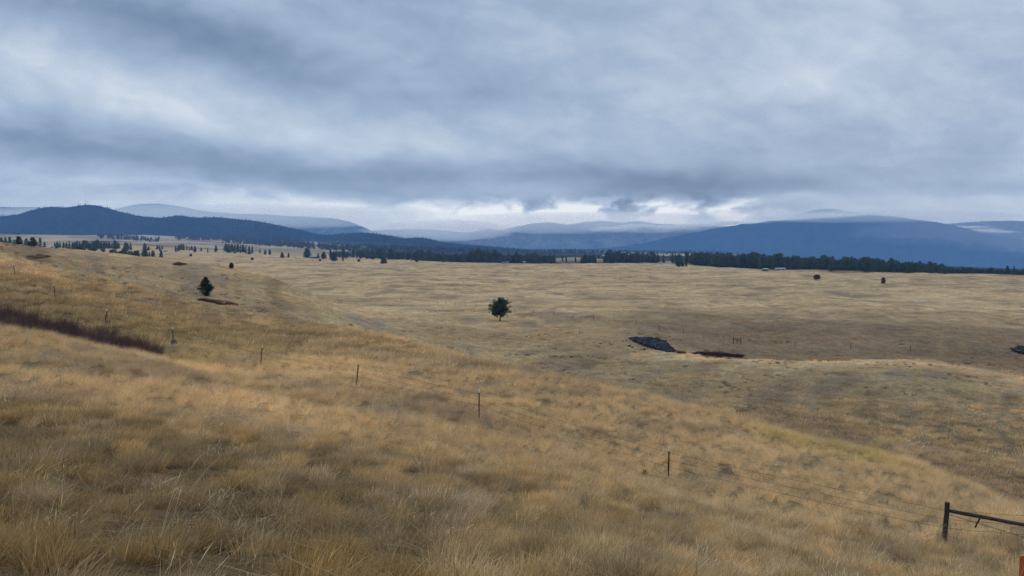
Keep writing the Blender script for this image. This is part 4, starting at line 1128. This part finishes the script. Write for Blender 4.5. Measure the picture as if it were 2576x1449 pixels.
# ------------------------------------------------------------------ sky
def build_world():
    """overcast deck computed direction by direction; Nishita daylight shows thinly through it"""
    W, H = 4608, 2304
    r0 = int(H * 0.495)                                   # rows from just under the horizon up
    el = ((np.arange(r0, H) + .5) / H - .5) * np.pi
    az = ((np.arange(W) + .5) / W - .5) * 2 * np.pi       # column centre looks along +Y below
    front = np.abs(az) < 1.0
    def shade(AZ, EL):
        X = np.sin(AZ) * np.cos(EL); Y = np.cos(AZ) * np.cos(EL); Z = np.sin(EL)
        Yp = np.where(Y > .25, Y, .25)
        a = X / Yp; b = Z / Yp
        zz = np.maximum(Z, 0) + .085
        P, Q = X / zz, Y / zz
        wx = fbm(a * 5, b * 9, 301, 4); wy = fbm(a * 5 + 40, b * 9, 303, 4)
        def rot(d): c, s_ = math.cos(math.radians(d)), math.sin(math.radians(d)); return a * c + b * s_, -a * s_ + b * c
        p, q = rot(-17)
        st = fbm(p * 3.2 + .30 * wx, q * 10.5 + .45 * wy, 311, 6, gain=.55)
        p, q = rot(-26)
        st2 = fbm(p * 9 + .5 * wx, q * 24 + .6 * wy, 317, 5, gain=.6)
        deck = fbm(P * .55 + .35 * wx, Q * .75 + .35 * wy, 321, 6, gain=.55)
        lump = fbm(a * 13 + .8 * wx, b * 26 + .8 * wy, 331, 6, gain=.58)
        soft = fbm(a * 2.6 + .3 * wy, b * 5.0, 341, 4)
        t = .525 + .16 * st + .10 * st2 + .12 * (sstep(-.40, .40, deck) - .5) + .075 * (sstep(-.34, .36, lump) - .5) + .16 * soft
        k = 1 / 2.5156 / FPX
        for (x, y, wd, ht, tl, amp) in SKY_BLOBS:
            A0 = (x / 2.5156 - 512) / FPX; B0 = drop(y); c, s_ = math.cos(math.radians(tl)), math.sin(math.radians(tl))
            da = a - A0 + .05 * wx; db = b - B0 + .020 * wy + .018 * st
            u_ = (da * c + db * s_) / (wd * k); v_ = (-da * s_ + db * c) / (ht * k)
            t = t + amp * np.exp(-(u_ * u_ + v_ * v_))
        # ragged lower edge of the dark bank, brighter air beneath it
        rag = fbm(a * 11 + .9 * wx, b * 30 + .9 * wy, 361, 6, gain=.6)
        xa = [(x_ / 2.5156 - 512) / FPX for x_ in (0, 400, 800, 1200, 1500, 1850, 2000, 2576)]
        edge = np.interp(a, xa, [drop(y_) for y_ in (455, 470, 490, 512, 516, 505, 484, 470)])
        dpx = (edge - b) / k + 34 * rag
        t = t + sstep(-10, 22, dpx) * np.interp(a, xa, (.12, .20, .28, .42, .48, .36, .20, .08)) * np.clip(1.3 - dpx / 150, .35, 1)
        # broken cloud low over the mountains in the gap
        low = fbm(a * 16 + 1.1 * wx, b * 42 + 1.1 * wy, 351, 6, gain=.6)
        lb = np.exp(-((b - drop(532)) / (34 * k)) ** 2) * np.exp(-((a - (1560 / 2.5156 - 512) / FPX) / (420 * k)) ** 2)
        t = t + lb * 1.0 * (sstep(-.25, .25, low) - .62)
        t = np.clip(t, 0, 1)
        st_ = [0, .25, .5, .75, 1]
        C = [np.interp(t, st_, ch) for ch in ((.140, .228, .350, .520, .800), (.218, .322, .450, .615, .840), (.350, .468, .612, .735, .885))]
        up = 1 + SKY_UP * np.clip(Z - .34, 0, .5)
        # the lowest sky shines through kilometres of haze: it is brighter than it looks from here
        L_ = np.minimum(8900, 640 / np.maximum(np.tan(np.maximum(EL, 1e-3)), 1e-3))
        C = [np.maximum((c - A_ * (1 - np.exp(-b_ * L_))) / np.exp(-b_ * L_), .03) for c, A_, b_ in zip(C, (.17, .32, .56), (3.45e-5, 4.6e-5, 7.0e-5))]
        return np.stack([c * up for c in C], -1)
    img = np.ones((H, W, 4), np.float32); img[..., :3] = (.10, .085, .06)
    AZ, EL = np.meshgrid(az[front], el)
    img[r0:, front, :3] = shade(AZ, EL)
    AZ, EL = np.meshgrid(az[~front][::4], el[::4])
    img[r0:, ~front, :3] = np.repeat(np.repeat(shade(AZ, EL), 4, 0)[:len(el)], 4, 1)[:, :(~front).sum()]
    im = bpy.data.images.new('overcast', W, H, alpha=False, float_buffer=True)
    im.pixels.foreach_set(img.ravel()); im.update()
    w = bpy.data.worlds.new('World'); scene.world = w; w.use_nodes = True
    w.cycles.sampling_method = 'MANUAL'; w.cycles.sample_map_resolution = 256
    t = NT(w)
    sky = t.n('ShaderNodeTexSky', sky_type='NISHITA', sun_disc=False)
    sky.sun_elevation = math.radians(28); sky.sun_rotation = math.radians(24)
    tc = t.n('ShaderNodeTexCoord').outputs['Generated']
    mp = t.n('ShaderNodeMapping', i_Vector=tc); mp.inputs['Rotation'].default_value = (0, 0, math.radians(ENV_ROT))
    env = t.n('ShaderNodeTexEnvironment', i_Vector=mp.outputs[0]); env.image = im; env.interpolation = 'Cubic'
    bg = t.n('ShaderNodeBackground', i_Color=env.outputs[0], i_Strength=SKY_GAIN)
    bn = t.n('ShaderNodeBackground', i_Color=sky.outputs[0], i_Strength=0.05)
    mx = t.n('ShaderNodeMixShader'); mx.inputs[0].default_value = 0.94
    t.l(bn.outputs[0], mx.inputs[1]); t.l(bg.outputs[0], mx.inputs[2])
    o = t.n('ShaderNodeOutputWorld'); t.l(mx.outputs[0], o.inputs[0])
ENV_ROT = -90; SKY_UP = 3.2; SKY_GAIN = 1.0
# x, y, width, height, tilt (degrees, + = rises to the right), strength
SKY_BLOBS = [
    (430, 70, 430, 75, -16, -.20), (640, 125, 200, 50, -14, -.16), (120, 20, 300, 60, -10, -.06),
    (120, 160, 330, 75, -20, .16), (560, 290, 430, 65, -15, .16), (900, 320, 300, 55, -12, .08),
    (60, 352, 440, 58, -6, -.25), (560, 405, 540, 52, -8, -.25), (1250, 448, 500, 46, -5, -.20), (1740, 465, 300, 40, -5, -.30),
    (1700, 360, 520, 70, -8, -.08), (1300, 220, 480, 70, -18, -.05),
    (470, 478, 420, 13, -4, .12), (950, 530, 420, 26, -2, .08),
    (1500, 545, 300, 32, 0, .20), (1950, 505, 130, 22, 0, .08), (2300, 150, 500, 190, -8, .12), (2350, 430, 300, 60, 0, -.04),
]
build_world()

sun = bpy.data.lights.new('sun', 'SUN'); sun.energy = 1.5; sun.angle = math.radians(14); sun.color = (1.0, 0.95, 0.86)
so = bpy.data.objects.new('sun', sun); COL.objects.link(so)
el, az = math.radians(28), math.radians(24)
d = Vector((math.sin(az) * math.cos(el), math.cos(az) * math.cos(el), math.sin(el)))
so.rotation_euler = d.to_track_quat('Z', 'Y').to_euler()
so.location = (0, 0, 60)

# ------------------------------------------------------------------ camera
cam = bpy.data.cameras.new('camera'); co = bpy.data.objects.new('camera', cam); COL.objects.link(co)
cam.sensor_width = 36.0; cam.lens = 36.0 * FPX / 1024.0
cam.clip_start = 0.05; cam.clip_end = 80000
co.location = (0, 0, 0); co.rotation_euler = (math.pi / 2 - PITCH, 0, 0)
scene.camera = co

scene.render.engine = 'CYCLES'
scene.view_settings.view_transform = 'Standard'; scene.view_settings.look = 'None'
scene.view_settings.exposure = 0.0; scene.view_settings.gamma = 1.0
cy = scene.cycles
cy.use_light_tree = False; cy.use_adaptive_sampling = False
cy.max_bounces = 6; cy.diffuse_bounces = 3; cy.transmission_bounces = 3; cy.volume_bounces = 3
cy.use_denoising = True
cy.denoising_prefilter = 'FAST'
